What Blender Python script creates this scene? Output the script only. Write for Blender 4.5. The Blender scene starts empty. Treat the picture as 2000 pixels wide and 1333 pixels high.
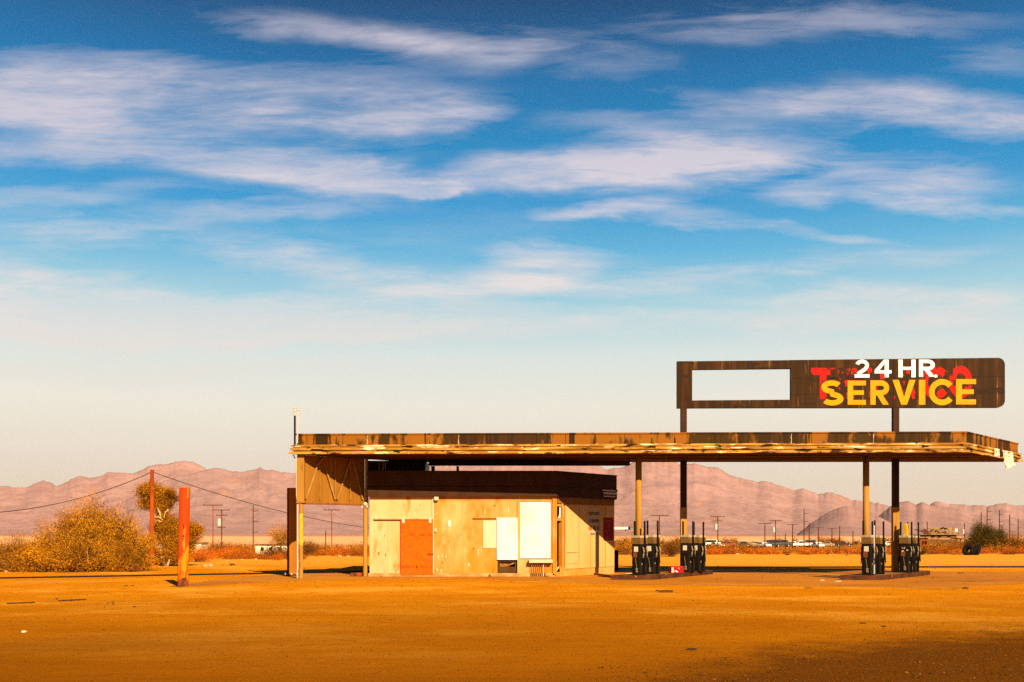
import bpy, bmesh, math, random
from mathutils import Vector, Matrix, noise, Quaternion
R = math.radians
random.seed(7)
SC = bpy.context.scene
COL = SC.collection
CAMH, F, HY = 1.53, 2000.0, 1047.0      # eye height in metres, focal length in px of the 2000 px wide photograph, its horizon row
EXPO = 1.5
AS = .54                                # all paint and earth colours are scaled to the exposure

# ------------------------------------------------------------------ helpers
def lin(r, g, b):
    f = lambda c: (c/255/12.92) if c/255 <= .04045 else ((c/255+.055)/1.055)**2.4
    return (f(r), f(g), f(b))

def at(px, py, Y):
    return Vector(((px-1000)/F*Y, Y, CAMH+(HY-py)/F*Y))

def ss(a, b, x):
    t = min(1, max(0, (x-a)/(b-a)))
    return t*t*(3-2*t)

def gz(x, y):
    if y <= 60: return 0.0
    u = x/y
    drop = 1.5+1.7*ss(-.02, -.14, u)
    return -drop*ss(60, 270, y)+drop*ss(320, 1100, y)+(9-5.5*ss(.0, .2, u))*ss(1300, 4200, y)

class MB:
    def __init__(s): s.v, s.f, s.mi = [], [], None
    def quad(s, *p):
        n = len(s.v); s.v += [tuple(q) for q in p]; s.f.append(tuple(range(n, n+len(p))))
    def hexa(s, p):                        # 8 points: bottom loop 0-3, top loop 4-7
        n = len(s.v); s.v += [tuple(q) for q in p]
        for q in ((3,2,1,0),(4,5,6,7),(0,1,5,4),(1,2,6,5),(2,3,7,6),(3,0,4,7)): s.f.append(tuple(n+i for i in q))
    def box(s, x0, x1, y0, y1, z0, z1):
        s.hexa([(x0,y0,z0),(x1,y0,z0),(x1,y1,z0),(x0,y1,z0),(x0,y0,z1),(x1,y0,z1),(x1,y1,z1),(x0,y1,z1)])
    def beam(s, a, b, w, h, up=(0,0,1)):   # rectangular bar from a to b
        a, b = Vector(a), Vector(b); d = (b-a).normalized(); up = Vector(up)
        if abs(d.dot(up)) > .95: up = Vector((0,1,0))
        x = d.cross(up).normalized()*w/2; z = x.normalized().cross(d).normalized()*h/2
        s.hexa([a-x-z, a+x-z, b+x-z, b-x-z, a-x+z, a+x+z, b+x+z, b-x+z])
    def tube(s, pts, r, n=10, cap=True):
        pts = [Vector(p) for p in pts]
        rs = r if isinstance(r, (list, tuple)) else [r]*len(pts)
        base = len(s.v)
        for i, p in enumerate(pts):
            d = (pts[min(i+1, len(pts)-1)]-pts[max(i-1, 0)]).normalized()
            up = Vector((0,0,1)) if abs(d.z) < .9 else Vector((0,1,0))
            x = d.cross(up).normalized(); y = x.cross(d)
            for k in range(n):
                a = 2*math.pi*k/n; s.v.append(tuple(p+(x*math.cos(a)+y*math.sin(a))*rs[i]))
        for i in range(len(pts)-1):
            for k in range(n):
                a, b = base+i*n+k, base+i*n+(k+1)%n
                s.f.append((a, b, b+n, a+n))
        if cap:
            s.f.append(tuple(base+k for k in reversed(range(n)))); e = base+(len(pts)-1)*n
            s.f.append(tuple(e+k for k in range(n)))
    def prism(s, pts, z0, z1):
        n = len(s.v); m = len(pts)
        s.v += [(p[0], p[1], z0) for p in pts]+[(p[0], p[1], z1) for p in pts]
        s.f.append(tuple(n+i for i in reversed(range(m)))); s.f.append(tuple(n+m+i for i in range(m)))
        for i in range(m): s.f.append((n+i, n+(i+1) % m, n+m+(i+1) % m, n+m+i))
    def sphere(s, c, r, n=8, sz=1.0):
        base = len(s.v)
        for i in range(1, n):
            t = math.pi*i/n
            for k in range(n):
                a = 2*math.pi*k/n
                s.v.append((c[0]+r*math.sin(t)*math.cos(a), c[1]+r*math.sin(t)*math.sin(a), c[2]+r*sz*math.cos(t)))
        for i in range(n-2):
            for k in range(n):
                a, b = base+i*n+k, base+i*n+(k+1) % n; s.f.append((a, a+n, b+n, b))
        s.f.append(tuple(base+k for k in range(n))); s.f.append(tuple(base+(n-2)*n+k for k in reversed(range(n))))
    def build(s, name, mat, parent=None, bevel=0, smooth=False):
        off = Vector()
        q = parent
        while q is not None: off += q.location; q = q.parent
        me = bpy.data.meshes.new(name)
        me.from_pydata([tuple(Vector(p)-off) for p in s.v], [], s.f)
        for m in (mat if isinstance(mat, (list, tuple)) else [mat]): me.materials.append(m)
        if smooth:
            for p in me.polygons: p.use_smooth = True
        if s.mi: me.polygons.foreach_set('material_index', s.mi)
        o = bpy.data.objects.new(name, me); COL.objects.link(o); o.parent = parent
        if bevel:
            b = o.modifiers.new('bevel', 'BEVEL'); b.width = bevel; b.segments = 2; b.limit_method = 'ANGLE'
        return o

def tag(o, label=None, cat=None, group=None, kind=None):
    if label: o['label'] = label
    if cat: o['category'] = cat
    if group: o['group'] = group
    if kind: o['kind'] = kind
    return o

def thing(name, label, cat, loc=(0,0,0), group=None, rz=0):
    o = bpy.data.objects.new(name, None); COL.objects.link(o); o.empty_display_size = .2
    o.location = loc; o.rotation_euler = (0,0,rz)
    return tag(o, label, cat, group)

def copy_tree(o, parent=None):
    c = o.copy(); COL.objects.link(c); c.parent = parent
    for ch in list(o.children): copy_tree(ch, c)
    return c

class Face:
    """an upright plane through p0 and p1; px() turns a photograph pixel into (s along it, z)"""
    def __init__(s, p0, p1):
        s.p0, s.p1 = Vector(p0), Vector(p1); e = s.p1-s.p0; s.L = e.length; s.d = e/s.L
        s.n = Vector((s.d.y, -s.d.x))          # faces the viewer for left-to-right walls
    def s_(s, px):
        k = (px-1000)/F
        return (k*s.p0.y-s.p0.x)/(s.d.x-k*s.d.y)
    def px(s, px, py):
        t = s.s_(px); Y = s.p0.y+t*s.d.y
        return t, CAMH+(HY-py)/F*Y
    def P(s, t, z, out=0.0):
        q = s.p0+s.d*t+s.n*out
        return Vector((q.x, q.y, z))
    def slab(s, mb, s0, s1, z0, z1, o0, o1):
        mb.hexa([s.P(s0,z0,o1), s.P(s1,z0,o1), s.P(s1,z0,o0), s.P(s0,z0,o0), s.P(s0,z1,o1), s.P(s1,z1,o1), s.P(s1,z1,o0), s.P(s0,z1,o0)])
    def pslab(s, mb, x0, x1, y0, y1, o0, o1):  # pixel box (y0 above y1)
        s0, s1 = s.s_(x0), s.s_(x1); m = (x0+x1)/2
        s.slab(mb, s0, s1, s.px(m, y1)[1], s.px(m, y0)[1], o0, o1)

def wall_holes(mb, face, s0, s1, z0, z1, th, holes):
    S = sorted({s0, s1, *[h[0] for h in holes], *[h[1] for h in holes]}); Z = sorted({z0, z1, *[h[2] for h in holes], *[h[3] for h in holes]})
    solid = lambda i, j: (0 <= i < len(S)-1 and 0 <= j < len(Z)-1 and
        not any(h[0] <= (S[i]+S[i+1])/2 <= h[1] and h[2] <= (Z[j]+Z[j+1])/2 <= h[3] for h in holes))
    P = face.P
    for i in range(len(S)-1):
        for j in range(len(Z)-1):
            if not solid(i, j): continue
            a, b, c, d = S[i], S[i+1], Z[j], Z[j+1]
            mb.quad(P(a,c), P(b,c), P(b,d), P(a,d)); mb.quad(P(b,c,-th), P(a,c,-th), P(a,d,-th), P(b,d,-th))
            if not solid(i-1, j): mb.quad(P(a,c,-th), P(a,c), P(a,d), P(a,d,-th))
            if not solid(i+1, j): mb.quad(P(b,c), P(b,c,-th), P(b,d,-th), P(b,d))
            if not solid(i, j-1): mb.quad(P(a,c,-th), P(b,c,-th), P(b,c), P(a,c))
            if not solid(i, j+1): mb.quad(P(a,d), P(b,d), P(b,d,-th), P(a,d,-th))

def offset_poly(poly, o):
    out = []; n = len(poly)
    for i in range(n):
        a, b, c = Vector(poly[i-1]), Vector(poly[i]), Vector(poly[(i+1) % n])
        d1, d2 = (b-a).normalized(), (c-b).normalized()
        n1, n2 = Vector((d1.y, -d1.x)), Vector((d2.y, -d2.x))
        m = (n1+n2)/max(.25, 1+n1.dot(n2)); out.append(b+m*o)
    return out

def sweep(mb, poly, prof, jag=0, step=0):
    rings = []
    for o, z in prof:
        rings.append([(p.x, p.y, z) for p in offset_poly(poly, o)])
    n = len(poly)
    for j in range(len(prof)-1):
        for i in range(n):
            k = (i+1) % n
            mb.quad(rings[j][i], rings[j][k], rings[j+1][k], rings[j+1][i])

# ------------------------------------------------------------------ materials
def A(c):
    return tuple(x*AS for x in c)

def M(name, c1, c2=None, scale=3.0, stretch=(1,1,1), lo=.4, hi=.6, detail=6, rough=.85, spots=(), bump=None, metallic=0, island=None, spec=.06):
    c1 = A(c1); c2 = A(c2) if c2 else None; spots = [(A(q[0]), *q[1:]) for q in spots]; island = [A(q) for q in island] if island else None
    m = bpy.data.materials.new(name); m.use_nodes = True
    nt = m.node_tree; N, Lk = nt.nodes, nt.links
    bs = N['Principled BSDF']; bs.inputs['Roughness'].default_value = rough; bs.inputs['Metallic'].default_value = metallic
    bs.inputs['Specular IOR Level'].default_value = spec
    tc = N.new('ShaderNodeTexCoord')
    def ntex(sc, st, det, seed):
        mp = N.new('ShaderNodeMapping'); mp.inputs['Scale'].default_value = st; mp.inputs['Location'].default_value = (seed*3.1, seed*1.7, seed*.9)
        Lk.new(tc.outputs['Object'], mp.inputs['Vector'])
        t = N.new('ShaderNodeTexNoise'); t.inputs['Scale'].default_value = sc; t.inputs['Detail'].default_value = det; t.inputs['Roughness'].default_value = .62
        Lk.new(mp.outputs[0], t.inputs['Vector']); return t.outputs[0]
    def ramp(sock, lo, hi):
        r = N.new('ShaderNodeMapRange'); r.inputs['From Min'].default_value = lo; r.inputs['From Max'].default_value = hi; r.clamp = True
        Lk.new(sock, r.inputs['Value']); return r.outputs[0]
    def mix(fac, a, b):
        x = N.new('ShaderNodeMix'); x.data_type = 'RGBA'
        if isinstance(fac, (int, float)): x.inputs['Factor'].default_value = fac
        else: Lk.new(fac, x.inputs['Factor'])
        for s, v in ((x.inputs[6], a), (x.inputs[7], b)):
            if isinstance(v, tuple): s.default_value = (*v[:3], 1)
            else: Lk.new(v, s)
        return x.outputs[2]
    col = None
    if island:
        g = N.new('ShaderNodeNewGeometry'); r = N.new('ShaderNodeValToRGB')
        els = r.color_ramp.elements
        for i, c in enumerate(island):
            e = els[i] if i < 2 else els.new(i/(len(island)-1))
            e.position = i/(len(island)-1); e.color = (*c, 1)
        Lk.new(g.outputs['Random Per Island'], r.inputs[0]); col = r.outputs[0]
        if c2: col = mix(ramp(ntex(scale, stretch, detail, 1), lo, hi), col, c2)
    elif c2: col = mix(ramp(ntex(scale, stretch, detail, 1), lo, hi), c1, c2)
    else: col = c1
    for i, (c, sc, st, l, h) in enumerate(spots):
        col = mix(ramp(ntex(sc, st, 5, i+4), l, h), col, c)
    if isinstance(col, tuple): bs.inputs['Base Color'].default_value = (*col, 1)
    else: Lk.new(col, bs.inputs['Base Color'])
    if bump:
        b = N.new('ShaderNodeBump'); b.inputs['Strength'].default_value = bump[1]; b.inputs['Distance'].default_value = bump[2] if len(bump) > 2 else .02
        Lk.new(ntex(bump[0], (1,1,1), 6, 9), b.inputs['Height']); Lk.new(b.outputs[0], bs.inputs['Normal'])
    return m

MT = {}
MT['fascia'] = M('fascia_steel', (.055,.022,.001), (.30,.105,.005), 1.0, (.9,.9,.35), .5, .55, 4, .6,
    spots=[((.036,.014,.001), 1.6, (1.4,1.4,.12), .53, .56), ((.45,.16,.015), 2.5, (.7,.7,2.2), .64, .74), ((.02,.008,.003), .9, (3,3,.05), .64, .66)], bump=(3, .25, .05))
MT['trim'] = M('peeling_trim', (.34,.14,.018), (.62,.33,.06), 2.2, (.35,.35,3), .42, .6, 8, .7,
    spots=[((.98,.74,.42), 2.4, (.45,.45,3.2), .585, .60), ((.045,.015,.004), 2.6, (.6,.6,2.6), .56, .60), ((.03,.01,.003), 1.3, (2.2,2.2,.25), .66, .68)], bump=(9, .5))
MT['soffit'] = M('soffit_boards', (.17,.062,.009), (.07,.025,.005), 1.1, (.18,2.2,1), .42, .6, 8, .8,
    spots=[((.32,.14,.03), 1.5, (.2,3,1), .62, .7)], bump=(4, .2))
MT['dark'] = M('dark_brown_steel', (.052,.019,.007), (.075,.028,.010), 2.0, (1,1,.5), .4, .65, 6, .65, spots=[((.09,.035,.01), 3, (.4,.4,3), .66, .75)], bump=(6,.15))
MT['black'] = M('black_paint', (.009,.0065,.005), (.016,.011,.008), 4, (1,1,.4), .4, .65, 6, .45, spots=[((.12,.05,.02), 7, (1,1,1), .68, .72), ((.3,.2,.1), 11, (1,1,.6), .74, .76)])
MT['post'] = M('column_paint', (.40,.19,.03), (.52,.26,.05), 1.2, (3,3,.4), .4, .62, 6, .6, spots=[((.16,.06,.012), 2.4, (3,3,.5), .62, .66), ((.75,.62,.38), 5, (2,2,.4), .7, .72)], bump=(8,.1))
MT['yellow'] = M('yellow_paint', (.72,.47,.03), (.6,.36,.03), 5, (1,1,1), .45, .6, 5, .6, spots=[((.3,.12,.02), 12, (1,1,1), .68, .7)])
MT['wall'] = M('stained_panels', (.80,.345,.10), (.75,.255,.02), .5, (1,1,.6), .42, .58, 7, .75,
    spots=[((.86,.50,.20), .7, (1.2,1.2,.7), .50, .74), ((.60,.19,.006), 1.1, (1.3,1.3,.7), .54, .72), ((.25,.10,.02), 6, (1,1,.35), .72, .76), ((.34,.14,.025), 1.7, (1,1,.6), .62, .80), ((.2,.08,.02), 15, (1,1,1), .76, .78)], bump=(5,.08))
MT['wallpale'] = M('pale_panels', (.80,.47,.22), (.76,.39,.13), .7, (1,1,.6), .42, .6, 7, .75,
    spots=[((.86,.57,.30), .9, (1.4,1.4,.6), .5, .75), ((.55,.24,.03), 1.4, (1.5,1.5,.6), .60, .72), ((.22,.10,.03), 9, (1,1,.5), .74, .77)], bump=(5,.08))
MT['plinth'] = M('plinth_concrete', (.42,.22,.06), (.58,.38,.16), 2.4, (1,1,2), .42, .6, 8, .9, spots=[((.10,.04,.012), 3, (.8,.8,2), .62, .66)], bump=(12,.4))
MT['white'] = M('white_board', (.82,.76,.84), (.80,.72,.62), .8, (1,1,.8), .5, .62, 6, .7, spots=[((.78,.66,.42), 1.1, (1,1,.7), .58, .74), ((.5,.3,.14), 2.5, (1,1,.4), .72, .78)])
MT['cream'] = M('cream_board', (.80,.60,.42), (.76,.55,.34), 1.2, (1,1,.3), .4, .65, 6, .75)
MT['rboard'] = M('side_board', (.74,.43,.16), (.67,.36,.10), .8, (1,1,.4), .42, .62, 6, .75, spots=[((.62,.48,.22), 1.4, (2,2,.25), .6, .72), ((.3,.15,.04), 5, (1,1,1), .74, .78)])
MT['osb'] = M('chipboard', (.95,.10,.002), (1.0,.14,.002), 9, (1,1,1), .4, .6, 8, .8, spots=[((.50,.05,.003), 14, (1,1,2), .58, .64), ((.78,.26,.03), 26, (1,1,2.5), .68, .72)], bump=(25,.35))
MT['stencil'] = M('dark_marks', (.42,.04,.002), (.80,.085,.002), 16, (1,1,1), .40, .62)
MT['signdark'] = M('sign_sheet', (.038,.014,.003), (.085,.032,.006), 1.1, (3,3,.25), .46, .64, 8, .6,
    spots=[((.40,.18,.04), 1.6, (4.2,4.2,.25), .62, .74), ((.03,.012,.005), 1.0, (.6,.6,2.6), .6, .64), ((.5,.33,.14), 8, (1,1,.25), .73, .77)], bump=(5,.12))
MT['signred'] = M('old_red_letters', (.62,.006,.002), (.45,.010,.004), 3, (1,1,1), .42, .6, 6, .55, spots=[((.038,.014,.003), 1.9, (1.6,1.6,1.2), .54, .59), ((.5,.12,.02), 5, (1,1,1), .68, .72)])
MT['signworn'] = M('flaked_red_letters', (.60,.008,.003), (.42,.02,.006), 3, (1,1,1), .42, .6, 6, .55, spots=[((.038,.014,.003), 2.0, (1.6,1.6,1.2), .44, .49), ((.9,.2,.03), 6, (1,1,1), .66, .7)])
MT['signyel'] = M('yellow_letters', (.90,.37,.001), (.84,.33,.001), 2, (1,1,1), .4, .6, 5, .5, spots=[((.10,.05,.01), 4, (1,1,1), .69, .71), ((.62,.22,.002), 1.2, (2.5,2.5,.4), .58, .8)])
MT['signwht'] = M('white_letters', (1.05,1.02,1.0))
MT['redpost'] = M('red_steel', (.70,.055,.004), (.62,.10,.006), 1.4, (2,2,.5), .42, .6, 7, .6, spots=[((.75,.26,.02), 2.2, (2,2,.3), .66, .72), ((.07,.018,.008), 3.2, (2,2,.7), .67, .69)], bump=(9,.15))
MT['yelpost'] = M('yellow_worn_steel', (.80,.27,.006), (.76,.19,.005), 2.5, (2,2,.6), .42, .6, 7, .6, spots=[((.62,.08,.006), 2, (1.6,1.6,.6), .54, .60), ((.06,.02,.01), 9, (1,1,.8), .69, .71)], bump=(9,.15))
MT['rustpost'] = M('rusted_steel', (.10,.035,.015), (.4,.07,.012), 5, (1,1,1), .42, .6, 7, .8, bump=(9,.3))
MT['boxpost'] = M('rusty_casing', (.40,.14,.012), (.50,.17,.012), 1.2, (3,3,.5), .4, .65, 6, .65, spots=[((.62,.12,.02), 2, (3,3,.35), .62, .7)])
MT['sheet'] = M('gable_sheet', (.36,.155,.02), (.28,.11,.012), .8, (3,3,.25), .4, .62, 7, .7, spots=[((.55,.32,.09), 2.2, (5,5,.35), .7, .76), ((.10,.035,.006), 1.6, (1,1,2.4), .68, .74)])
MT['stick'] = M('brace_paint', (.46,.25,.05), (.36,.17,.03), 3, (1,1,1))
MT['red'] = M('red_plastic', (.60,.004,.008), (.5,.005,.008), 4, (1,1,1), .4, .6, 4, .45)
MT['poster'] = M('red_poster', (.36,.02,.02), (.30,.015,.02), 3, (1,1,1))
MT['posterart'] = M('faded_print', (.50,.12,.10), (.42,.07,.06), 8, (1,1,1))
MT['notice'] = M('notice_sheet', (.62,.44,.24), (.56,.38,.2), 4, (1,1,1))
MT['ink'] = M('faded_ink', (.16,.09,.06), (.28,.17,.1), 25, (1,1,1))
MT['inkorange'] = M('orange_ink', (.75,.13,.01))
MT['kick'] = M('brown_board', (.085,.035,.012), (.12,.05,.015), 4, (1,1,1), .4, .6)
MT['kick2'] = M('header_brown', (.24,.11,.035), (.30,.14,.045), 3, (1,1,1), .4, .6)
MT['rubber'] = M('tyre_rubber', (.010,.008,.007), (.017,.013,.011), 8, (1,1,1), .4, .6, 6, .75, bump=(20,.3))
MT['pumpface'] = M('pump_panel', (.020,.013,.009), (.012,.008,.006), 6, (1,1,.5), .4, .6, 6, .5, spots=[((.2,.09,.03), 9, (1,1,.6), .68, .72)])
MT['valance'] = M('pump_valance', (.22,.12,.035), (.16,.08,.02), 5, (1,1,1), .4, .6, 5, .6)
MT['pumptop'] = M('pump_cream', (.50,.40,.25), (.36,.24,.12), 9, (1,1,1), .5, .7)
MT['sticker'] = M('pump_sticker', (.8,.74,.6), (.7,.6,.42), 30, (1,1,1), .5, .6)
MT['nozzle'] = M('nozzle_metal', (.55,.42,.25), (.2,.12,.06), 18, (1,1,1), .42, .58, 5, .4, metallic=.3)
MT['hole'] = M('pump_recess', (.006,.005,.004))
MT['rustlabel'] = M('rust_label', (.22,.06,.015), (.3,.1,.03), 9, (1,1,1))
MT['island'] = M('island_concrete', (.38,.17,.035), (.30,.12,.022), 1.5, (1,1,1), .4, .6, 8, .9, bump=(12,.4))
MT['kerb'] = M('kerb_steel', (.055,.02,.010), (.12,.035,.012), 2.2, (1,1,.8), .42, .6, 8, .6, spots=[((.5,.28,.1), 4, (1,1,1), .69, .73)], bump=(8,.3))
MT['wood'] = M('pole_wood', (.15,.04,.014), (.10,.026,.010), 2, (4,4,.4), .4, .6, 6, .85)
MT['woodred'] = M('sunlit_pole_wood', (.50,.085,.008), (.30,.05,.010), .55, (4,4,.6), .42, .58, 6, .85)  # redder, brighter wood tone for a few of the poles
MT['wire'] = M('cable_sheath', (.05,.03,.025))
MT['galv'] = M('galvanised', (.7,.66,.58), (.6,.52,.42), 6, (1,1,1), .4, .6, 5, .5)
MT['torn'] = M('torn_flashing', (.82,.74,.58), (.5,.24,.05), 5, (1,1,1), .5, .62, 6, .5, bump=(8,.6))
MT['bark'] = M('dry_bark', (.26,.10,.02), (.42,.2,.06), 6, (1,1,.4), .4, .6, 6, .9)
MT['dead'] = M('bleached_wood', (.72,.50,.26), (.5,.28,.1), 6, (1,1,1), .4, .6, 5, .9)
MT['leaf_gold'] = M('mesquite_leaf', (.4,.2,.02), (.22,.08,.004), .9, (1,1,1), .5, .68, 3, .8, island=[(.24,.082,.003), (.52,.19,.006), (.78,.315,.008), (.98,.43,.014)])
MT['leaf_olive'] = M('olive_leaf', (.4,.2,.02), (.07,.035,.006), 1.2, (1,1,1), .48, .62, 3, .8, island=[(.14,.05,.004), (.34,.12,.006), (.55,.20,.008), (.70,.26,.01)])
MT['leaf_orange'] = M('dry_brush_twig', (.4,.2,.02), (.30,.075,.008), .5, (1,1,1), .46, .62, 3, .85, island=[(.36,.06,.004), (.66,.12,.004), (.90,.19,.006), (1.0,.27,.012)])
MT['leaf_dark'] = M('creosote_leaf', (.4,.2,.02), (.045,.02,.006), 1.2, (1,1,1), .46, .6, 3, .8, island=[(.04,.016,.003), (.12,.045,.005), (.20,.075,.006), (.30,.12,.009)])
MT['leaf_green'] = M('pine_leaf', (.4,.2,.02), (.035,.028,.006), .7, (1,1,1), .46, .6, 3, .8, island=[(.04,.026,.004), (.10,.06,.006), (.16,.09,.007), (.22,.12,.009)])
MT['leaf_brown'] = M('tamarisk_leaf', (.4,.2,.02), (.16,.05,.008), .7, (1,1,1), .46, .6, 3, .8, island=[(.16,.05,.004), (.30,.10,.006), (.40,.14,.008)])
MT['glass'] = M('dark_glass', (.02,.02,.022), rough=.15, spec=.5)
MT['carwhite'] = M('car_white', (1.2,1.12,1.0), rough=.35, spec=.5)
MT['cardark'] = M('car_black', (.03,.025,.025), rough=.35, spec=.5)
MT['carred'] = M('car_red', (.30,.035,.02), rough=.4, spec=.5)
MT['cartan'] = M('car_tan', (.42,.28,.16), rough=.4, spec=.5)
MT['scrap'] = M('scrap_metal', (.06,.028,.012), (.12,.05,.02), 9, (1,1,1))
MT['paper'] = M('litter_paper', (.75,.62,.45), (.6,.42,.24), 12, (1,1,1), .5, .7)
MT['stone'] = M('pale_stone', (.5,.3,.12), (.62,.42,.2), 9, (1,1,1))
MT['gravel'] = M('gravel_chip', (.3,.15,.04), island=[(.05,.017,.002), (.10,.033,.003), (.16,.055,.005), (.26,.10,.012)])
MT['stucco'] = M('white_stucco', (1.15,.98,.74), (.95,.72,.42), 2, (1,1,1), .5, .68)
MT['shedred'] = M('red_shed_wall', (.22,.045,.014), (.30,.08,.02), 2, (1,1,1))
MT['ruinwood'] = M('ruin_wood', (.10,.036,.012), (.26,.11,.03), 1.4, (1,1,3), .42, .6)
MT['tin'] = M('pale_roof_tin', (.40,.24,.10), (.20,.09,.03), 2.2, (1,1,1), .45, .62)
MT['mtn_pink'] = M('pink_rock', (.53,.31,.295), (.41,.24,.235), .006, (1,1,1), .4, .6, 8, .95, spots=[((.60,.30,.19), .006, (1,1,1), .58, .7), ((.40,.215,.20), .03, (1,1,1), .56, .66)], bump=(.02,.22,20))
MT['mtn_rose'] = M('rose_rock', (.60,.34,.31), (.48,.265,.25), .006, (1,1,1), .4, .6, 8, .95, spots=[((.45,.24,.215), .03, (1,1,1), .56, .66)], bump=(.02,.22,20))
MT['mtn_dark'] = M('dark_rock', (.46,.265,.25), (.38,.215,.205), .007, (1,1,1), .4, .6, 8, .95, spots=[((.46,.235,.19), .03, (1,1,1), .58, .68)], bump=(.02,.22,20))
MT['asphalt'] = M('old_asphalt', (.020,.012,.008), (.035,.018,.009), .5, (1,1,1), .4, .6, 8, .9)
MT['apron'] = M('oily_concrete', (.62,.225,.010), (.50,.165,.007), .25, (1,1.6,1), .4, .62, 8, .9, spots=[((.30,.095,.006), .35, (.6,1.4,1), .58, .72), ((.62,.30,.05), 1.2, (.5,2,1), .64, .72)], bump=(14,.3))
MT['apronlip'] = M('apron_edge', (.95,.55,.14), (.6,.25,.03), 1.3, (1,1,1), .42, .6, 8, .9, bump=(14,.4))

# ------------------------------------------------------------------ ground
def ground_material():
    m = bpy.data.materials.new('desert_ground'); m.use_nodes = True
    nt = m.node_tree; N, Lk = nt.nodes, nt.links
    bs = N['Principled BSDF']; bs.inputs['Roughness'].default_value = .95; bs.inputs['Specular IOR Level'].default_value = .0
    tc = N.new('ShaderNodeTexCoord'); sep = N.new('ShaderNodeSeparateXYZ'); Lk.new(tc.outputs['Object'], sep.inputs[0])
    def nz(sc, st, det=6, seed=0, ro=.6):
        mp = N.new('ShaderNodeMapping'); mp.inputs['Scale'].default_value = st; mp.inputs['Location'].default_value = (seed*7.3, seed*2.9, 0)
        Lk.new(tc.outputs['Object'], mp.inputs[0])
        t = N.new('ShaderNodeTexNoise'); t.inputs['Scale'].default_value = sc; t.inputs['Detail'].default_value = det; t.inputs['Roughness'].default_value = ro
        Lk.new(mp.outputs[0], t.inputs['Vector']); return t.outputs[0]
    def mr(s, a, b, c=0, d=1):
        r = N.new('ShaderNodeMapRange'); r.clamp = True
        for i, v in zip((1,2,3,4), (a,b,c,d)): r.inputs[i].default_value = v
        Lk.new(s, r.inputs[0]); return r.outputs[0]
    def ma(op, a, b=None):
        n = N.new('ShaderNodeMath'); n.operation = op
        for i, v in enumerate((a, b)):
            if v is None: continue
            if isinstance(v, (int, float)): n.inputs[i].default_value = v
            else: Lk.new(v, n.inputs[i])
        return n.outputs[0]
    def mix(fac, a, b):
        x = N.new('ShaderNodeMix'); x.data_type = 'RGBA'
        if isinstance(fac, (int, float)): x.inputs[0].default_value = fac
        else: Lk.new(fac, x.inputs[0])
        for s, v in ((x.inputs[6], a), (x.inputs[7], b)):
            if isinstance(v, tuple): s.default_value = (*[q*.76 for q in v], 1)
            else: Lk.new(v, s)
        return x.outputs[2]
    X, Y = sep.outputs[0], sep.outputs[1]
    lot = mix(mr(nz(.3, (.8,1,1), 9, 1, .66), .38, .64), (.66,.235,.004), (.55,.175,.003))
    lot = mix(ma('MULTIPLY', mr(nz(.8, (.8,1,1), 9, 2, .66), .55, .72), .6), lot, (.40,.115,.003))
    lot = mix(ma('MULTIPLY', mr(nz(.22, (.8,1,1), 9, 5, .7), .5, .62), .6), lot, (.90,.42,.05))
    lot = mix(ma('MULTIPLY', mr(nz(22, (.6,1,1), 4, 3), .58, .74), .5), lot, (.24,.075,.006))
    lot = mix(ma('MULTIPLY', mr(nz(60, (1,1,1), 3, 3), .64, .72), .5), lot, (.75,.42,.10))
    lot = mix(ma('MULTIPLY', mr(nz(34, (.8,1,1), 4, 31, .8), .42, .62), .34), lot, (.22,.066,.003))
    lot = mix(ma('MULTIPLY', mr(nz(48, (1,1,1), 3, 33, .8), .60, .68), .5), lot, (.92,.50,.11))
    lot = mix(ma('MULTIPLY', mr(nz(6, (.5,1,1), 6, 21, .7), .54, .66), .45), lot, (.30,.085,.003))
    lot = mix(mr(nz(9, (.8,1,1), 4, 22, .75), .66, .72), lot, (.10,.032,.003))
    lot = mix(ma('MULTIPLY', mr(nz(.6, (.16,1.4,1), 6, 23), .58, .70), .35), lot, (.26,.08,.003))
    # lens vignette painted in: the lot colour darkens towards the camera
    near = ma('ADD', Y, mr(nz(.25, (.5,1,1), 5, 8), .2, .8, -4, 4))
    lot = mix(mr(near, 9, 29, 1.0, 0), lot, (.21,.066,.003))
    # rough gravel patch, lower right
    r = N.new('ShaderNodeValToRGB'); el = r.color_ramp.elements
    pts = [(0, 7.5), (1.55, 10.7), (3.43, 13.4), (5.5, 15.0), (8.1, 16.3), (14, 18.5), (30, 22)]
    for i, (x, y) in enumerate(pts):
        e = el[i] if i < 2 else el.new(x/30)
        e.position = x/30; e.color = (y/30,)*3+(1,)
    Lk.new(mr(X, 0, 30), r.inputs[0])
    d = ma('SUBTRACT', ma('MULTIPLY', r.outputs[0], 30), Y)
    d = ma('ADD', d, mr(nz(1.3, (1,1,1), 7, 6, .7), .25, .75, -1.6, 1.6))
    grav = mix(mr(nz(26, (1,1,1), 6, 4, .75), .4, .62), (.075,.026,.004), (.17,.056,.005))
    grav = mix(mr(nz(45, (1,1,1), 3, 7), .66, .7), grav, (.36,.15,.02))
    lot = mix(mr(d, -1.1, 1.3), lot, grav)
    # loose sand beyond the forecourt, paler pan in the distance
    far = ma('ADD', Y, mr(nz(.2, (.3,1,1), 5, 9), .2, .8, -5, 5))
    sand = mix(mr(nz(.5, (.3,1.2,1), 8, 10), .38, .66), (.72,.31,.035), (.62,.24,.02))
    sand = mix(mr(nz(9, (.5,1,1), 5, 11), .6, .72), sand, (.42,.16,.02))
    col = mix(mr(far, 47, 58), lot, sand)
    scrub = mix(mr(nz(.02, (.4,1.5,1), 8, 13), .42, .58), (.42,.17,.025), (.24,.09,.015))
    col = mix(mr(Y, 85, 140), col, scrub)
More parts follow.
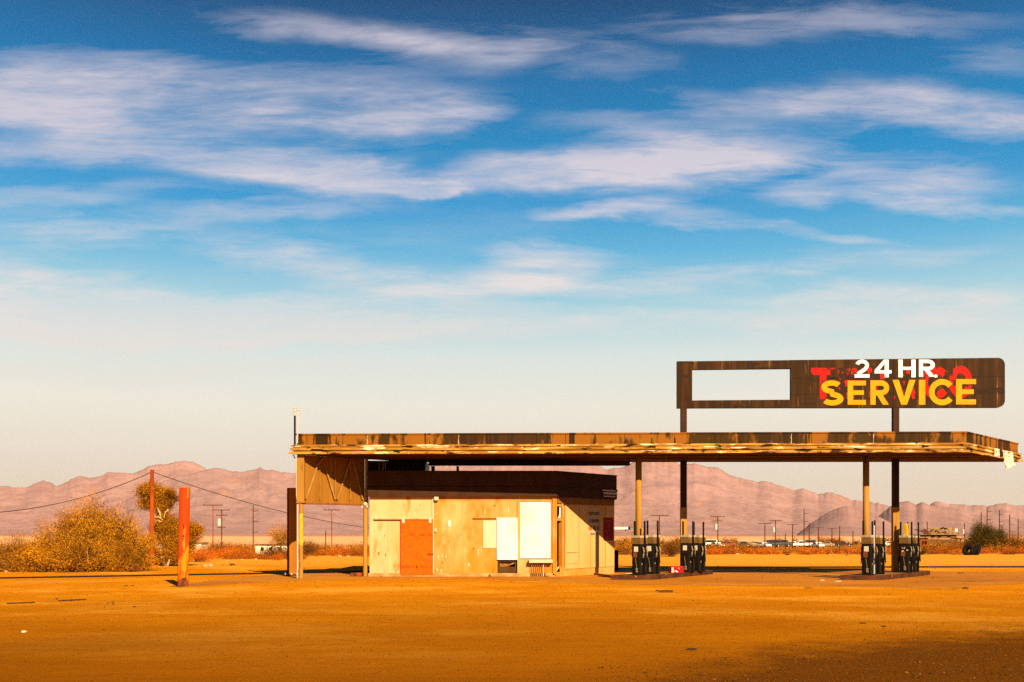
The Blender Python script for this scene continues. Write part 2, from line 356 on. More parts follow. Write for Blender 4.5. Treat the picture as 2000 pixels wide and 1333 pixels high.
    pan = mix(mr(nz(.004, (.2,1.5,1), 8, 12), .4, .62), (.80,.44,.22), (.66,.34,.17))
    col = mix(mr(Y, 330, 560), col, pan)
    fan = mix(mr(nz(.003, (.3,1,1), 8, 14), .4, .6), (.46,.22,.15), (.40,.18,.125))
    col = mix(mr(Y, 1300, 2300), col, fan)
    Lk.new(col, bs.inputs['Base Color'])
    b = N.new('ShaderNodeBump'); b.inputs['Strength'].default_value = .8; b.inputs['Distance'].default_value = .03
    b2 = N.new('ShaderNodeBump'); b2.inputs['Strength'].default_value = .5; b2.inputs['Distance'].default_value = .12
    Lk.new(nz(.9, (.5,1,1), 7, 15), b2.inputs['Height']); Lk.new(nz(30, (.7,1,1), 6, 16, .7), b.inputs['Height'])
    Lk.new(b2.outputs[0], b.inputs['Normal']); Lk.new(b.outputs[0], bs.inputs['Normal'])
    return m

def grid_lines(a, b, step, far, grow=1.14):
    v = [a+i*step for i in range(int((b-a)/step)+1)]; s = step
    while v[-1] < far: s *= grow; v.append(v[-1]+s)
    v[-1] = far
    return v
ys = [-40, -20] + grid_lines(-5, 70, 1.0, 12500)
xh = grid_lines(0, 30, 1.5, 12500)
xs = [-x for x in reversed(xh[1:])]+xh
g = MB()
for y in ys:
    for x in xs: g.v.append((x, y, gz(x, max(y, .1))))
nx = len(xs)
for j in range(len(ys)-1):
    for i in range(nx-1):
        a = j*nx+i; g.f.append((a, a+1, a+nx+1, a+nx))
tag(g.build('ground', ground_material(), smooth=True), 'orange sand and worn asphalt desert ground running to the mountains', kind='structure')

# dark road strip behind the station
def strip(name, pts, widths, mat, z, label):
    mb = MB(); n = len(pts); L, Rr = [], []
    for i, p in enumerate(pts):
        d = (Vector(pts[min(i+1, n-1)])-Vector(pts[max(i-1, 0)])).normalized(); q = Vector((-d.y, d.x))
        L.append(Vector(p)); Rr.append(Vector(p)-q*widths[i])
    for i in range(n-1):
        mb.quad((*Rr[i], z), (*Rr[i+1], z), (*L[i+1], z), (*L[i], z))
    return tag(mb.build(name, mat), label, kind='structure')
strip('road', [(-60,24),(-32,33.2),(-18.9,37.8),(-13.3,40.9),(-9.5,43.1),(-6.9,44.4),(2,48),(8,50.4),(15,51.2),(26,52),(60,54)],
      [1.4,1.4,1.5,1.6,1.8,1.9,2.4,2.6,2.4,2.4,2.4], MT['asphalt'], .004, 'thin dark asphalt road strip running behind the station')
ap = [(-9.9,30.4),(-8.6,33.6),(-7.6,34.4),(-5,36.0),(-1,36.2),(1.2,34.6),(2.8,32.8),(4.3,31.9),(8,31.7),(9.9,30.9),(13.0,29.8),(13.35,29.9),(14.0,31.2),(19.5,34.5),(24,42),(10,47),(4,46.5),(-5.2,46.5),(-9.2,41),(-10.2,37),(-10.4,31)]
a_ = MB(); a_.quad(*[(x, y, .004) for x, y in ap])
tag(a_.build('forecourt_pavement', MT['apron']), 'oil-stained concrete forecourt pavement under the canopy', kind='structure')
lp = [(-9.9,30.4),(-8.6,33.6),(-7.6,34.4),(-5,36.0),(-1,36.2),(1.2,34.6),(2.8,32.8),(4.3,31.9),(8,31.7),(9.9,30.9),(13.0,29.8)]
lip = MB(); fine = []
for (x0,y0),(x1,y1) in zip(lp, lp[1:]):
    k = max(2, int(math.hypot(x1-x0, y1-y0)/.25))
    for i in range(k): fine.append((x0+(x1-x0)*i/k, y0+(y1-y0)*i/k))
fine.append(lp[-1])
prev = None
for i, (x, y) in enumerate(fine):
    w = .10+.16*max(0, noise.noise(Vector((i*.21, 3, 0)))); j = .05*noise.noise(Vector((i*.5, 9, 0)))
    cur = ((x, y-w+j, .008), (x, y+.05+j, .008))
    if prev: lip.quad(prev[0], cur[0], cur[1], prev[1])
    prev = cur
tag(lip.build('pavement_edge', MT['apronlip']), 'broken pale edge of the forecourt pavement', kind='structure')

# ------------------------------------------------------------------ mountains
def ridge(name, pts, D0, D1, mat, seed, label, amp=.5, step=3, rows=84, f=1.0):
    mb = MB(); x0, x1 = pts[0][0], pts[-1][0]
    n = int((x1-x0)/step)+1; rowsN = rows+10
    def prof(x):
        for (a, ya), (b, yb) in zip(pts, pts[1:]):
            if a <= x <= b:
                t = (x-a)/(b-a); return ya+(yb-ya)*t
        return pts[-1][1]
    for j in range(rowsN):
        t = j/(rows-1); tt = min(t, 1.0)
        for i in range(n):
            px = x0+i*step
            D = D0+(D1-D0)*t
            X = (px-1000)/F*D; nv = Vector(((X*.0013+D*.0006)*f+seed, (D*.0008-X*.0003)*f, seed*.37))
            cn = -2.2*noise.noise(Vector((px*.055, seed, 0)))-1.8*noise.noise(Vector((px*.17, seed, 4)))-1.2*noise.noise(Vector((px*.4, seed, 7)))
            H = CAMH+(HY-prof(px)+cn*tt**7)/F*D1
            base = gz(X, D)-14
            wv_ = nv+Vector((noise.noise(nv*2.1), noise.noise(nv*2.1+Vector((5,5,5))), 0))*.22
            rf = min(1, noise.ridged_multi_fractal(wv_*1.5, .95, 2.15, 7, 1.0, 2.0)/1.75)
            rg = 1-abs(noise.noise(nv*1.6))*2; rg = .25*rg+.75*(rf*2-1)
            sh = .10*tt+.90*tt**2.1
            if t <= 1: h = base+(H-base)*max(0, sh*(1-amp*(1-tt)**.8*(1-rg)*.95)) 
            else: h = base+(H-base)*(1-(t-1)*2.6)+(t-1)*90*rg
            mx = CAMH+(H-CAMH)*D/D1*.985
            if t < .99: h = min(h, mx if t < 1 else h)
            mb.v.append((X, D, h))
    for j in range(rowsN-1):
        for i in range(n-1):
            a = j*n+i; mb.f.append((a, a+1, a+n+1, a+n))
    return tag(mb.build(name, mat, smooth=True), label, kind='structure')
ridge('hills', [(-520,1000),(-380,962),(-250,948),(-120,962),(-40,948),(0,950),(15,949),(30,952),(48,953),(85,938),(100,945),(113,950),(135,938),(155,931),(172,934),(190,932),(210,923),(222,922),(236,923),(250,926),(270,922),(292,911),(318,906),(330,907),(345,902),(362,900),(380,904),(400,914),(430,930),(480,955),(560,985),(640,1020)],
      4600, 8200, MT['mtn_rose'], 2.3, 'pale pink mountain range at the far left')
ridge('hills', [(150,1035),(230,985),(300,950),(340,932),(385,923),(405,918),(420,914),(435,916),(452,921),(470,922),(490,919),(500,916),(508,912),(518,919),(530,918),(545,922),(580,925),(640,940),(720,975),(800,1000),(900,1035)],
      3900, 6400, MT['mtn_pink'], 5.1, 'mauve mountain ridge behind the left end of the canopy')
ridge('hills', [(560,1030),(640,985),(720,950),(800,920),(870,904),(950,890),(1060,888),(1120,893),(1150,903),(1168,909),(1186,917),(1199,914),(1212,914),(1226,909),(1240,903),(1265,898),(1290,899),(1315,902),(1326,907),(1343,907),(1356,905),(1381,912),(1402,914),(1422,927),(1455,936),(1478,941),(1492,941),(1509,942),(1530,952),(1547,958),(1563,955),(1578,958),(1598,964),(1612,963),(1628,964),(1662,976),(1682,979),(1713,983),(1740,990),(1780,1003),(1850,1030),(1920,1041)],
      4000, 6800, MT['mtn_pink'], 8.7, 'large pink mountain behind the fuel pumps')
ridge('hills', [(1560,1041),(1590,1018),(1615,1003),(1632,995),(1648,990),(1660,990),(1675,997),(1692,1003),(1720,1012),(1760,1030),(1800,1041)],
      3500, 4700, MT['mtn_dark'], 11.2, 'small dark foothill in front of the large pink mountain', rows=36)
ridge('hills', [(1690,1036),(1712,1012),(1738,989),(1756,982),(1766,979),(1774,979),(1789,986),(1795,983),(1803,981),(1815,987),(1835,991),(1857,993),(1879,996),(1899,1006),(1922,1008),(1950,1013),(2000,1020),(2100,1012),(2250,1000),(2400,1020)],
      3600, 5300, MT['mtn_dark'], 14.9, 'dark jagged ridge at the right behind the ruined shed', rows=44)
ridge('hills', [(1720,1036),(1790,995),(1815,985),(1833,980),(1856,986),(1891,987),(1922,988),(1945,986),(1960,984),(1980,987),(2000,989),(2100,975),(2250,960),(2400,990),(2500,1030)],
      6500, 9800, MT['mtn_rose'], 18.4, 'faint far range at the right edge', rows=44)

# ------------------------------------------------------------------ station building
D0 = 38.4
FW = Face((at(722,1100,D0).x, D0), (1.59, D0))          # front wall
AW = Face((1.60, D0), (4.10, 41.35))                     # angled wall on the right
bx0 = FW.p0.x
bld = thing('gas_station', 'abandoned low gas station with boarded windows, orange chipboard door and brown roof band', 'building', ((bx0+1.59)/2, D0+2, 0))
TOPZ = 3.2
w = MB()
vs = (FW.s_(971.5), FW.s_(1010.5), FW.px(990,1122)[1], FW.px(990,1094)[1])
wall_holes(w, FW, FW.s_(846), FW.L, 0, TOPZ, .12, [vs])
w.build('front_wall', MT['wall'], bld)
w = MB()
wall_holes(w, FW, 0, FW.s_(846)-.002, 0, TOPZ, .12, [])
w.build('front_wall', MT['wallpale'], bld)
w = MB()
h1 = (AW.s_(1087.5), AW.s_(1097.5), AW.px(1092,1013)[1], AW.px(1092,989)[1])
h2 = (AW.s_(1086.0), AW.s_(1096), .16, AW.px(1092,1018.5)[1])
wall_holes(w, AW, .03, AW.L, 0, TOPZ, .12, [h1, h2])
w.build('angled_wall', MT['wall'], bld)
w = MB()
w.box(4.0, 4.12, 41.47, 45.9, 0, TOPZ); w.box(bx0, 4.12, 45.9, 46.0, 0, TOPZ); w.box(bx0, bx0+.12, D0+.13, 45.9, 0, TOPZ)
w.build('rear_wall', MT['wallpale'], bld)
w = MB(); w.quad((bx0+.1,D0+.12,.02),(1.55,D0+.12,.02),(3.95,41.4,.02),(3.95,45.9,.02),(bx0+.1,45.9,.02)); w.build('interior_floor', MT['kick'], bld)
# roof band
roofpoly = [Vector((bx0-.05, D0-.18)), Vector((1.66, D0-.18)), Vector((4.22, 41.15)), Vector((4.22, 46.2)), Vector((bx0-.05, 46.2))]
zt, zb = 3.96, 3.0
rb = MB()
sweep(rb, roofpoly, [(-.25,zb+.02),(0,zb),(0,zb+.30),(.03,zb+.31),(.03,zb+.36),(-.01,zb+.38),(-.01,zt-.03),(.02,zt-.02),(.02,zt),(-.14,zt),(-.14,zt-.25)])
rb.quad(*[(p.x, p.y, zt-.2) for p in offset_poly(roofpoly, -.13)]); rb.quad(*[(p.x, p.y, zb+.03) for p in reversed(offset_poly(roofpoly, -.2))])
roof = rb.build('roof_band', MT['dark'], bld)
AF = Face((1.66, D0-.18), (4.22, 41.15))
b = MB(); AF.pslab(b, 1175, 1200, 957.5, 960, .01, .07); AF.pslab(b, 1177, 1201, 962.5, 966, .03, .09); AF.pslab(b, 1178, 1200, 969, 971, .01, .05); b.build('metal_strip', MT['galv'], roof)
# trim: header strip, corner posts, seams
b = MB()
FW.pslab(b, 849, 1082, 974.5, 977, .004, .02); FW.pslab(b, 1010.5, 1014.5, 978, 1123, .004, .05)
FW.pslab(b, 1080, 1082.5, 978, 1124, .004, .05)
FW.slab(b, FW.L-.07, FW.L+.03, .05, 3.0, .002, .06)
b.build('wall_trim', MT['wall'], bld, .008)
b = MB()
s845 = FW.s_(846); FW.slab(b, s845-.035, s845+.03, .05, 3.0, .004, .045); b.build('drainpipe', MT['cream'], bld, .012)
b = MB(); FW.slab(b, -.05, FW.L+.01, 0, .13, .003, .06); b.build('plinth', MT['plinth'], bld, .01)
b = MB(); AW.slab(b, .30, AW.L, 0, .36, .004, .03); b.build('plinth', MT['wall'], bld)
# door
dr = MB(); FW.pslab(dr, 783, 846, 1016.5, 1123, .055, .09); door = dr.build('door', MT['osb'], bld, .004); tag(door, 'bright orange chipboard door')
b = MB(); FW.pslab(b, 786, 791, 1012, 1022, .092, .115); b.build('hanger', MT['cream'], door, .004)
b = MB(); FW.pslab(b, 838, 843, 1012, 1022, .092, .115); b.build('hanger', MT['cream'], door, .004)
b = MB(); rnd = random.Random(4)
for x0, x1 in ((801,810),(819,829),(836,843)):
    x = x0
    while x < x1:
        FW.pslab(b, x, x+rnd.uniform(.8,1.6), 1042+rnd.uniform(0,2), 1046+rnd.uniform(0,2.5), .0905, .0925); x += rnd.uniform(1.4,2.4)
x = 785
while x < 843:
    if not 809 < x < 812 and not 816 < x < 820: FW.pslab(b, x, x+rnd.uniform(.7,1.4), 1105.5, 1109+rnd.uniform(0,1.2), .0905, .0925)
    x += rnd.uniform(1.6,2.6)
FW.pslab(b, 813, 815.5, 1104, 1110.5, .0905, .0925)
b.build('stencil_mark', MT['stencil'], door)
b = MB(); FW.pslab(b, 836, 846.5, 1081, 1084, .0905, .12); b.build('hasp', MT['rustpost'], door)
b = MB(); FW.pslab(b, 731.5, 846.5, 1011, 1015, .004, .11); b.build('sliding_rail', MT['wallpale'], bld, .006)
b = MB(); FW.pslab(b, 924, 970, 1010.5, 1013, .004, .08); b.build('sliding_rail', MT['wall'], bld, .006)
# boards
b = MB(); FW.pslab(b, 943.5, 971, 1017, 1071, .004, .022); tag(b.build('window_board', MT['cream'], bld, .003), 'pale cream board')
b = MB(); FW.pslab(b, 970, 1010.8, 1011.5, 1094, .022, .06); tag(b.build('window_board', MT['white'], bld, .01), 'white board above the brown vent')
b = MB(); FW.pslab(b, 1016, 1075.5, 981, 1091, .012, .045); tag(b.build('window_board', MT['white'], bld, .004), 'largest white board')
b = MB()   # rounded frame round the largest board
pth = [FW.px(1015,1093), FW.px(1015,979), FW.px(1071,979), FW.px(1075,980.5), FW.px(1077.5,984), FW.px(1077.5,1093)]
for (s0,z0),(s1,z1) in zip(pth, pth[1:]): b.beam(FW.P(s0,z0,.03), FW.P(s1,z1,.03), .045, .05, (0,-1,0))
b.build('window_frame', MT['wall'], bld, .006)
b = MB(); FW.pslab(b, 905, 943, 1024, 1120, .003, .012); b.build('patch_panel', MT['wall'], bld)
# vent below the white board: brown panel with a broken hole
b = MB()
hs = (FW.s_(977), FW.s_(1006), FW.px(990,1107.5)[1], FW.px(990,1098.5)[1])
fw2 = Face(FW.p0-FW.n*.05, FW.p1-FW.n*.05); wall_holes(b, fw2, vs[0]+.004, vs[1]-.004, vs[2]+.004, vs[3]-.004, .02, [hs])
kp = b.build('vent_panel', MT['kick'], bld)
b = MB(); FW.slab(b, hs[0], hs[0]+.34, hs[2], hs[3]-.02, -.2, -.14); b.beam(FW.P(hs[0]+.2,hs[2]+.02,-.09), FW.P(hs[1]-.03,hs[3]-.03,-.09), .02, .05); b.build('broken_lath', MT['bark'], kp)
# light box, switch box, small boxes
b = MB(); FW.pslab(b, 848.5, 857, 971, 978, .004, .16); b.build('light_box', MT['cream'], bld, .01)
b = MB(); FW.pslab(b, 848.5, 853, 1033, 1039, .004, .07); b.build('switch_box', MT['cream'], bld, .006)
cb = MB(); FW.pslab(cb, 1033, 1079, 1093, 1099.5, .05, .26); cbo = cb.build('conduit_box', MT['cream'], bld, .008)
for px in (1038,1041.7,1045.5,1049.5,1053.5,1057,1061,1065):
    t = FW.s_(px); b = MB(); zt_ = FW.px(px,1101)[1]
    b.tube([FW.P(t,zt_+.06,.12), FW.P(t,.02,.12)], .014, 6); b.build('conduit', MT['bark'] if px != 1061 else MT['white'], cbo)
# paint flakes and marks on the wall
rnd = random.Random(12)
def blotch(cx, cy, rx, ry, mat, o=.006):
    b = MB(); n = 14; c = FW.px(cx, cy)
    b.quad(*[FW.P(c[0]+rx*math.cos(2*math.pi*k/n)*rnd.uniform(.75,1.15)*.0192, c[1]+ry*math.sin(2*math.pi*k/n)*rnd.uniform(.75,1.15)*.0192, o) for k in range(n)]); b.build('paint_patch', mat, bld)
for x, y, rx, ry, m in ((878,1023,3.4,7,'white'),(856,1088,1.8,5,'wallpale'),(864,1085,1.5,5,'wallpale'),(916,1103,2,3,'cream'),(934,1077,.9,8,'cream'),(940,1074,.8,5,'cream'),(947,1000,1,6,'cream'),(993,996,.9,6,'cream'),(925,1072,1.4,1.8,'kick'),(933.5,1072,1,1,'kick'),(866,1046,.9,.9,'kick'),(751,1047,.9,1.6,'kick'),(820,987,1.2,1.2,'stencil'),(966,988,2.4,1.1,'kick')):
    blotch(x, y, rx, ry, MT[m], .0145 if 905 < x < 943 and y > 1024 else .006)
for px, y0, y1 in ((757,1018,1120),(902,979,1120),(966,979,1010.5),(887,1052,1120)):
    b = MB(); FW.pslab(b, px, px+.35, y0, y1, .0035, .006); b.build('seam', MT['plinth'], bld)
rnd = random.Random(41)
for q in range(16):
    x = rnd.choice((rnd.uniform(725,778), rnd.uniform(852,902), rnd.uniform(850,900))); blotch(x, rnd.uniform(1075,1117), rnd.uniform(.6,2.2), rnd.uniform(1,5), MT[rnd.choice(('wallpale','cream','plinth','boxpost'))], .0062+.0002*q)
# angled wall: door frame, big board, notice, poster, debris
b = MB(); sL, sR = h2[0], h2[1]
for s0 in (sL-.07, sR+.002): AW.slab(b, s0, s0+.066, .05, 3.0, .003, .05)
AW.slab(b, sL-.003, sR+.001, h2[3]+.02, h1[2]-.02, .003, .05)
b.build('door_frame', MT['wall'], bld, .006)
b = MB(); AW.slab(b, h1[1]-.09, h1[1]-.005, h1[2]+.02, h1[3]-.02, -.06, -.045); b.quad(AW.P(h1[0]+.12,h1[2]+.02,-.05), AW.P(h1[1]-.09,h1[2]+.02,-.05), AW.P(h1[1]-.09,h1[2]+.2,-.05), AW.P(h1[0]+.2,h1[2]+.11,-.05)); b.build('broken_pane', MT['white'], bld)
for k in range(6):
    b = MB(); s = rnd.uniform(sL+.04, sR-.05); z = rnd.uniform(.2,.5); AW.slab(b, s, s+rnd.uniform(.05,.12), z, z+rnd.uniform(.04,.12), -.2+.02*k, -.18+.02*k); b.build('debris', MT['cream'], bld)
b = MB(); AW.slab(b, .12, AW.L-.01, AW.px(1150,986)[1], 2.995, .033, .055); b.build('header_band', MT['kick2'], bld, .004)
b = MB(); pts = [AW.px(1102,1112), AW.px(1197.5,1106.5), AW.px(1197.5,988), AW.px(1102,987)]
b.hexa([AW.P(pts[0][0],pts[0][1],.06), AW.P(pts[1][0],pts[1][1],.06), AW.P(pts[1][0],pts[1][1],.032), AW.P(pts[0][0],pts[0][1],.032), AW.P(pts[3][0],pts[3][1],.06), AW.P(pts[2][0],pts[2][1],.06), AW.P(pts[2][0],pts[2][1],.032), AW.P(pts[3][0],pts[3][1],.032)])
bd = b.build('wall_board', MT['rboard'], bld, .004)
b = MB()
AW.pslab(b, 1103.5, 1125, 1079.3, 1080.2, .061, .066); AW.pslab(b, 1106, 1126, 1101.2, 1101.8, .061, .066)
for px in (1128, 1150.5, 1180): AW.pslab(b, px, px+.5, 990, 1108, .0605, .063)
b.build('seam', MT['kick'], bd)
b = MB(); AW.pslab(b, 1145, 1170, 992, 1047, .0605, .067); nt_ = b.build('notice', MT['notice'], bd); tag(nt_, 'pale notice with rows of faded print')
b = MB(); rnd = random.Random(3)
def row(x0, x1, y0, y1, gap, wd):
    x = x0
    while x < x1:
        q = rnd.uniform(wd*.7, wd*1.2); AW.pslab(b, x, min(x1, x+q), y0+rnd.uniform(0,.5), y1, .068, .071); x += q+gap
row(1147, 1168, 1000, 1006.5, .45, 1.3); row(1152.5, 1167.5, 1014.5, 1021, .16, 1.6); AW.pslab(b, 1149, 1151, 1013, 1022, .068, .071)
row(1156, 1161, 1027.5, 1036, .3, 1.3); row(1163, 1168, 1027.5, 1036, .3, 1.3); row(1150, 1159.5, 1041, 1045, .25, 1.3); row(1162, 1166, 1041, 1045, .25, 1.2)
b.build('print', MT['ink'], nt_)
b = MB(); AW.pslab(b, 1147, 1153.5, 1028, 1036, .068, .072); b.build('orange_square', MT['inkorange'], nt_)
b = MB(); AW.pslab(b, 1176, 1195, 1011.5, 1056, .0605, .075); ps = b.build('poster', MT['poster'], bd); tag(ps, 'red poster with faded swirling print')
b = MB()
for cx, cy, rr, a0, a1 in ((1185,1022,6,20,330),(1187,1030,5,100,400),(1183,1036,4,-60,200),(1189,1040,4.5,60,300),(1182,1047,3.5,0,320)):
    prev = None
    for k in range(17):
        a = R(a0+(a1-a0)*k/16); c = AW.px(cx+rr*.7*math.cos(a), cy+rr*math.sin(a)); i_ = AW.px(cx+(rr-1.1)*.7*math.cos(a), cy+(rr-1.1)*math.sin(a))
        o_ = .077+.0006*(cx-1180)
        if prev: b.quad(AW.P(prev[0][0],prev[0][1],o_), AW.P(c[0],c[1],o_), AW.P(i_[0],i_[1],o_), AW.P(prev[1][0],prev[1][1],o_))
        prev = (c, i_)
for y in (1017, 1051): AW.pslab(b, 1179, 1192, y, y+2.2, .0755, .077)
b.build('print', MT['posterart'], ps)
# roof top box and struts up to the canopy
b = MB(); b.box(at(717,900,39.6).x, at(831,900,39.6).x, 39.6, 41.5, 3.77, 4.436); b.build('roof_box', MT['black'], bld, .02)
for px in (741, 748, 752.5):
    b = MB(); x = at(px,900,38.9).x; b.tube([(x,38.9,3.77),(x,38.9,4.36)], .022 if px != 741 else .018, 8); b.build('vent_pipe', MT['stick'], bld)
for px in (844, 847.5, 894):
    b = MB(); x = at(px,900,40.0).x; b.beam((x,40.0,3.77), (x,40.0,4.25), .07 if px < 890 else .1, .08); b.build('strut', MT['dark'], bld)
b = MB(); b.box(at(979,918,38.9).x, at(1001,918,38.9).x, 38.85, 39.0, 3.94, 3.99); b.build('roof_flashing', MT['dark'], bld)

# ------------------------------------------------------------------ canopy
A_ = Vector((at(580,850,36.6).x, 36.6)); B_ = Vector((at(1888,850,35.8).x, 35.8)); C_ = Vector((at(1988,870,40.3).x, 40.3)); E_ = Vector((-3.9, 40.45))
cpoly = [A_, B_, C_, E_]
can = thing('canopy', 'long flat weathered canopy with brown fascia and peeling cream trim over the forecourt', 'canopy', ((A_.x+B_.x)/2, 38, 0))
ZT, ZM, ZB = 5.18, 4.78, 4.44
b = MB(); sweep(b, cpoly, [(-.03,ZM),(0,ZM),(0,ZT-.05),(.025,ZT-.05),(.025,ZT),(-.12,ZT),(-.12,ZT-.2)]); b.build('fascia', MT['fascia'], can)
b = MB(); p = offset_poly(cpoly, -.11); b.quad(*[(q.x, q.y, ZT-.16) for q in p]); b.build('roof', MT['dark'], can)
b = MB(); prof = [(-.02,ZM+.005),(.06,ZM),(.09,ZM-.015),(.09,ZM-.075),(.055,ZM-.09),(.055,ZM-.12),(.10,ZM-.135),(.10,ZM-.20),(.05,ZM-.215),(.05,ZM-.245),(.115,ZM-.26),(.12,ZB+.005),(.06,ZB)]
sweep(b, cpoly, prof); b.build('trim', MT['trim'], can)
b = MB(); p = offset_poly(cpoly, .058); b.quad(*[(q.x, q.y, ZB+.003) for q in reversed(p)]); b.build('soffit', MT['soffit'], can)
# shallow soffit beams and the darker rear beam
b = MB(); b.box(-3.25, 4.6, 39.9, 40.25, ZB-.16, ZB); b.build('rear_beam', MT['dark'], can, .01)
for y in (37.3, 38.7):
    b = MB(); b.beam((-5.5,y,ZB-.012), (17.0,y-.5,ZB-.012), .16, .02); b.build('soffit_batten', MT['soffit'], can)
# fascia seams with pale drips
FC = Face(A_, B_)
for px in (717.5, 896, 1545.5, 1706):
    b = MB(); t = FC.s_(px); z = ZT-.03; w0 = .012; x_ = t
    while z > ZM+.03:
        l = random.uniform(.03,.07); w1 = random.uniform(.002,.015); x2 = t+random.uniform(-.012,.012)
        b.quad(FC.P(x2-w1, z-l, .005), FC.P(x2+w1, z-l, .005), FC.P(x_+w0, z, .005), FC.P(x_-w0, z, .005)); z -= l; w0 = w1; x_ = x2
    b.build('drip_stain', MT['cream'], can)
x = A_.x+.35
while x < B_.x-.2:
    b = MB(); t = x-A_.x; FC.slab(b, t, t+.014, ZM+.01, ZT-.055, .001, .006); x += random.uniform(.95,1.35); b.build('panel_seam', MT['black'], can)
FR = Face(B_, C_)
b = MB(); t = FR.s_(1945.5); FR.slab(b, t-.02, t+.02, ZM, ZT-.05, .002, .012); b.build('panel_seam', MT['black'], can)
b = MB(); FR.slab(b, FR.s_(1935), FR.s_(1945), ZB+.02, ZM-.02, .12, .135); b.build('flashing_patch', MT['torn'], can)
b = MB(); FR.slab(b, FR.s_(1946), FR.s_(1950), ZB+.03, ZM-.01, .118, .125); b.build('trim_gap', MT['black'], can)
b = MB(); s0, s1 = FR.s_(1951), FR.s_(1969.5)      # torn flashing: upper crumpled piece and a hanging flap
def crump(b, s0, s1, z0, z1, o0, o1, skew=0, n=7):
    g_ = [[FR.P(s0+(s1-s0)*i/n, z0+(z1-z0)*j/n+skew*(i/n)*(1-j/n), o0+(o1-o0)*j/n+.05*noise.noise(Vector((i*.9, j*.9, z0*3)))) for i in range(n+1)] for j in range(n+1)]
    for j in range(n):
        for i in range(n): b.quad(g_[j][i], g_[j][i+1], g_[j+1][i+1], g_[j+1][i])
crump(b, s0, s1+.05, ZB+.1, ZM-.03, .17, .14)
crump(b, s0, s1-.05, ZB-.42, ZB+.1, .26, .17, .22)
o = b.build('torn_flashing', MT['torn'], can); sd = o.modifiers.new('thick', 'SOLIDIFY'); sd.thickness = .02
# front columns and the left end frame
def column(px, Y, r, mat, name='column', zt=ZB-.005):
    b = MB(); p = at(px, 1000, Y); b.tube([(p.x,Y,0),(p.x,Y,zt)], r, 14); c = b.build(name, mat, can, smooth=False)
    for q in c.data.polygons: q.use_smooth = len(q.vertices) == 4
    return c
for px, Y in ((1247.3,37.5),(1691.5,37.55)):
    c = column(px, Y, .115, MT['post'])
    b = MB(); p = at(px,1000,Y); b.box(p.x-.17,p.x+.17,Y-.17,Y+.17,.0,.16); b.build('base_plate', MT['kerb'], c, .01)
c1 = Vector((at(587.5,1000,36.75).x, 36.75)); c2 = Vector((at(713.5,1000,38.7).x, 38.7))
b = MB(); b.tube([(c1.x+.01,c1.y,0),(c1.x+.01,c1.y,2.75)], .072, 14)
c = b.build('column', MT['post'], can, smooth=False)
b = MB(); b.box(c1.x-.12, c1.x+.13, c1.y-.09, c1.y+.09, 2.75, ZB-.004); b.build('column_casing', MT['post'], c, .012)
b = MB(); b.tube([(c1.x+.01,c1.y,1.19),(c1.x+.01,c1.y,2.33)], .075, 14, False); b.build('painted_band', MT['yellow'], c)
b = MB(); b.box(c1.x-.15,c1.x+.16,c1.y-.11,c1.y+.11,2.70,2.76); b.build('bracket', MT['boxpost'], c, .008)
b = MB(); b.tube([(c1.x-.115,c1.y-.02,.02),(c1.x-.115,c1.y-.02,2.75),(c1.x-.14,c1.y-.02,2.95),(c1.x-.15,c1.y-.02,4.2),(c1.x-.26,c1.y-.05,4.43)], .028, 8); b.build('conduit', MT['cream'], c)
b = MB(); b.tube([(c2.x,c2.y,0),(c2.x,c2.y,2.66)], .085, 14); c = b.build('column', MT['post'], can)
b = MB(); b.tube([(c2.x+.05,c2.y,2.66),(c2.x+.05,c2.y,ZB-.004)], .062, 12); b.build('column_top', MT['post'], c)
b = MB(); b.box(c2.x-.14,c2.x+.14,c2.y-.12,c2.y+.12,2.60,2.68); b.sphere((c2.x+.02,c2.y-.14,2.72), .085, 8); b.build('bracket', MT['cream'], c)
b = MB(); b.box(c2.x-.55, c2.x-.1, c2.y-.15, c2.y+.15, .0, .14); b.build('footing', MT['rustpost'], c, .03)
GF = Face((c1.x+.08, c1.y+.05), (c2.x, c2.y))
b = MB(); t0 = 0.0
nrib = 10; zg0, zg1 = 2.70, ZB-.006
for i in range(nrib):
    s0, s1 = GF.L*i/nrib, GF.L*(i+1)/nrib; GF.slab(b, s0+.002, s1-.002, zg0, zg1, -.06, -.03 if i % 2 else -.024)
gp = b.build('end_panel', MT['sheet'], can)
b = MB(); GF.slab(b, 0, GF.L, zg0-.035, zg0+.03, -.07, .02); b.build('panel_edge', MT['rustlabel'], gp, .006)
for x0,y0,x1,y1 in ((596,975,619,909),(619,909,632,893),(636,919,653,976),(657,976,668.5,943),(668.5,943,684,896),(688,900,707,976)):
    b = MB(); s, z = GF.px(x0,y0); s2, z2 = GF.px(x1,y1); b.beam(GF.P(s,z,.035), GF.P(s2,z2,.035), .055, .05, tuple((*GF.n,0))); b.build('brace', MT['stick'], gp)
for px, y in ((624,912),(654.5,930),(683.5,950)):
    b = MB(); s, z = GF.px(px,977); s2, z2 = GF.px(px,897); b.beam(GF.P(s,z,.005), GF.P(s,z2,.005), .028, .05, tuple((*GF.n,0))); b.build('brace', MT['stick'], gp)

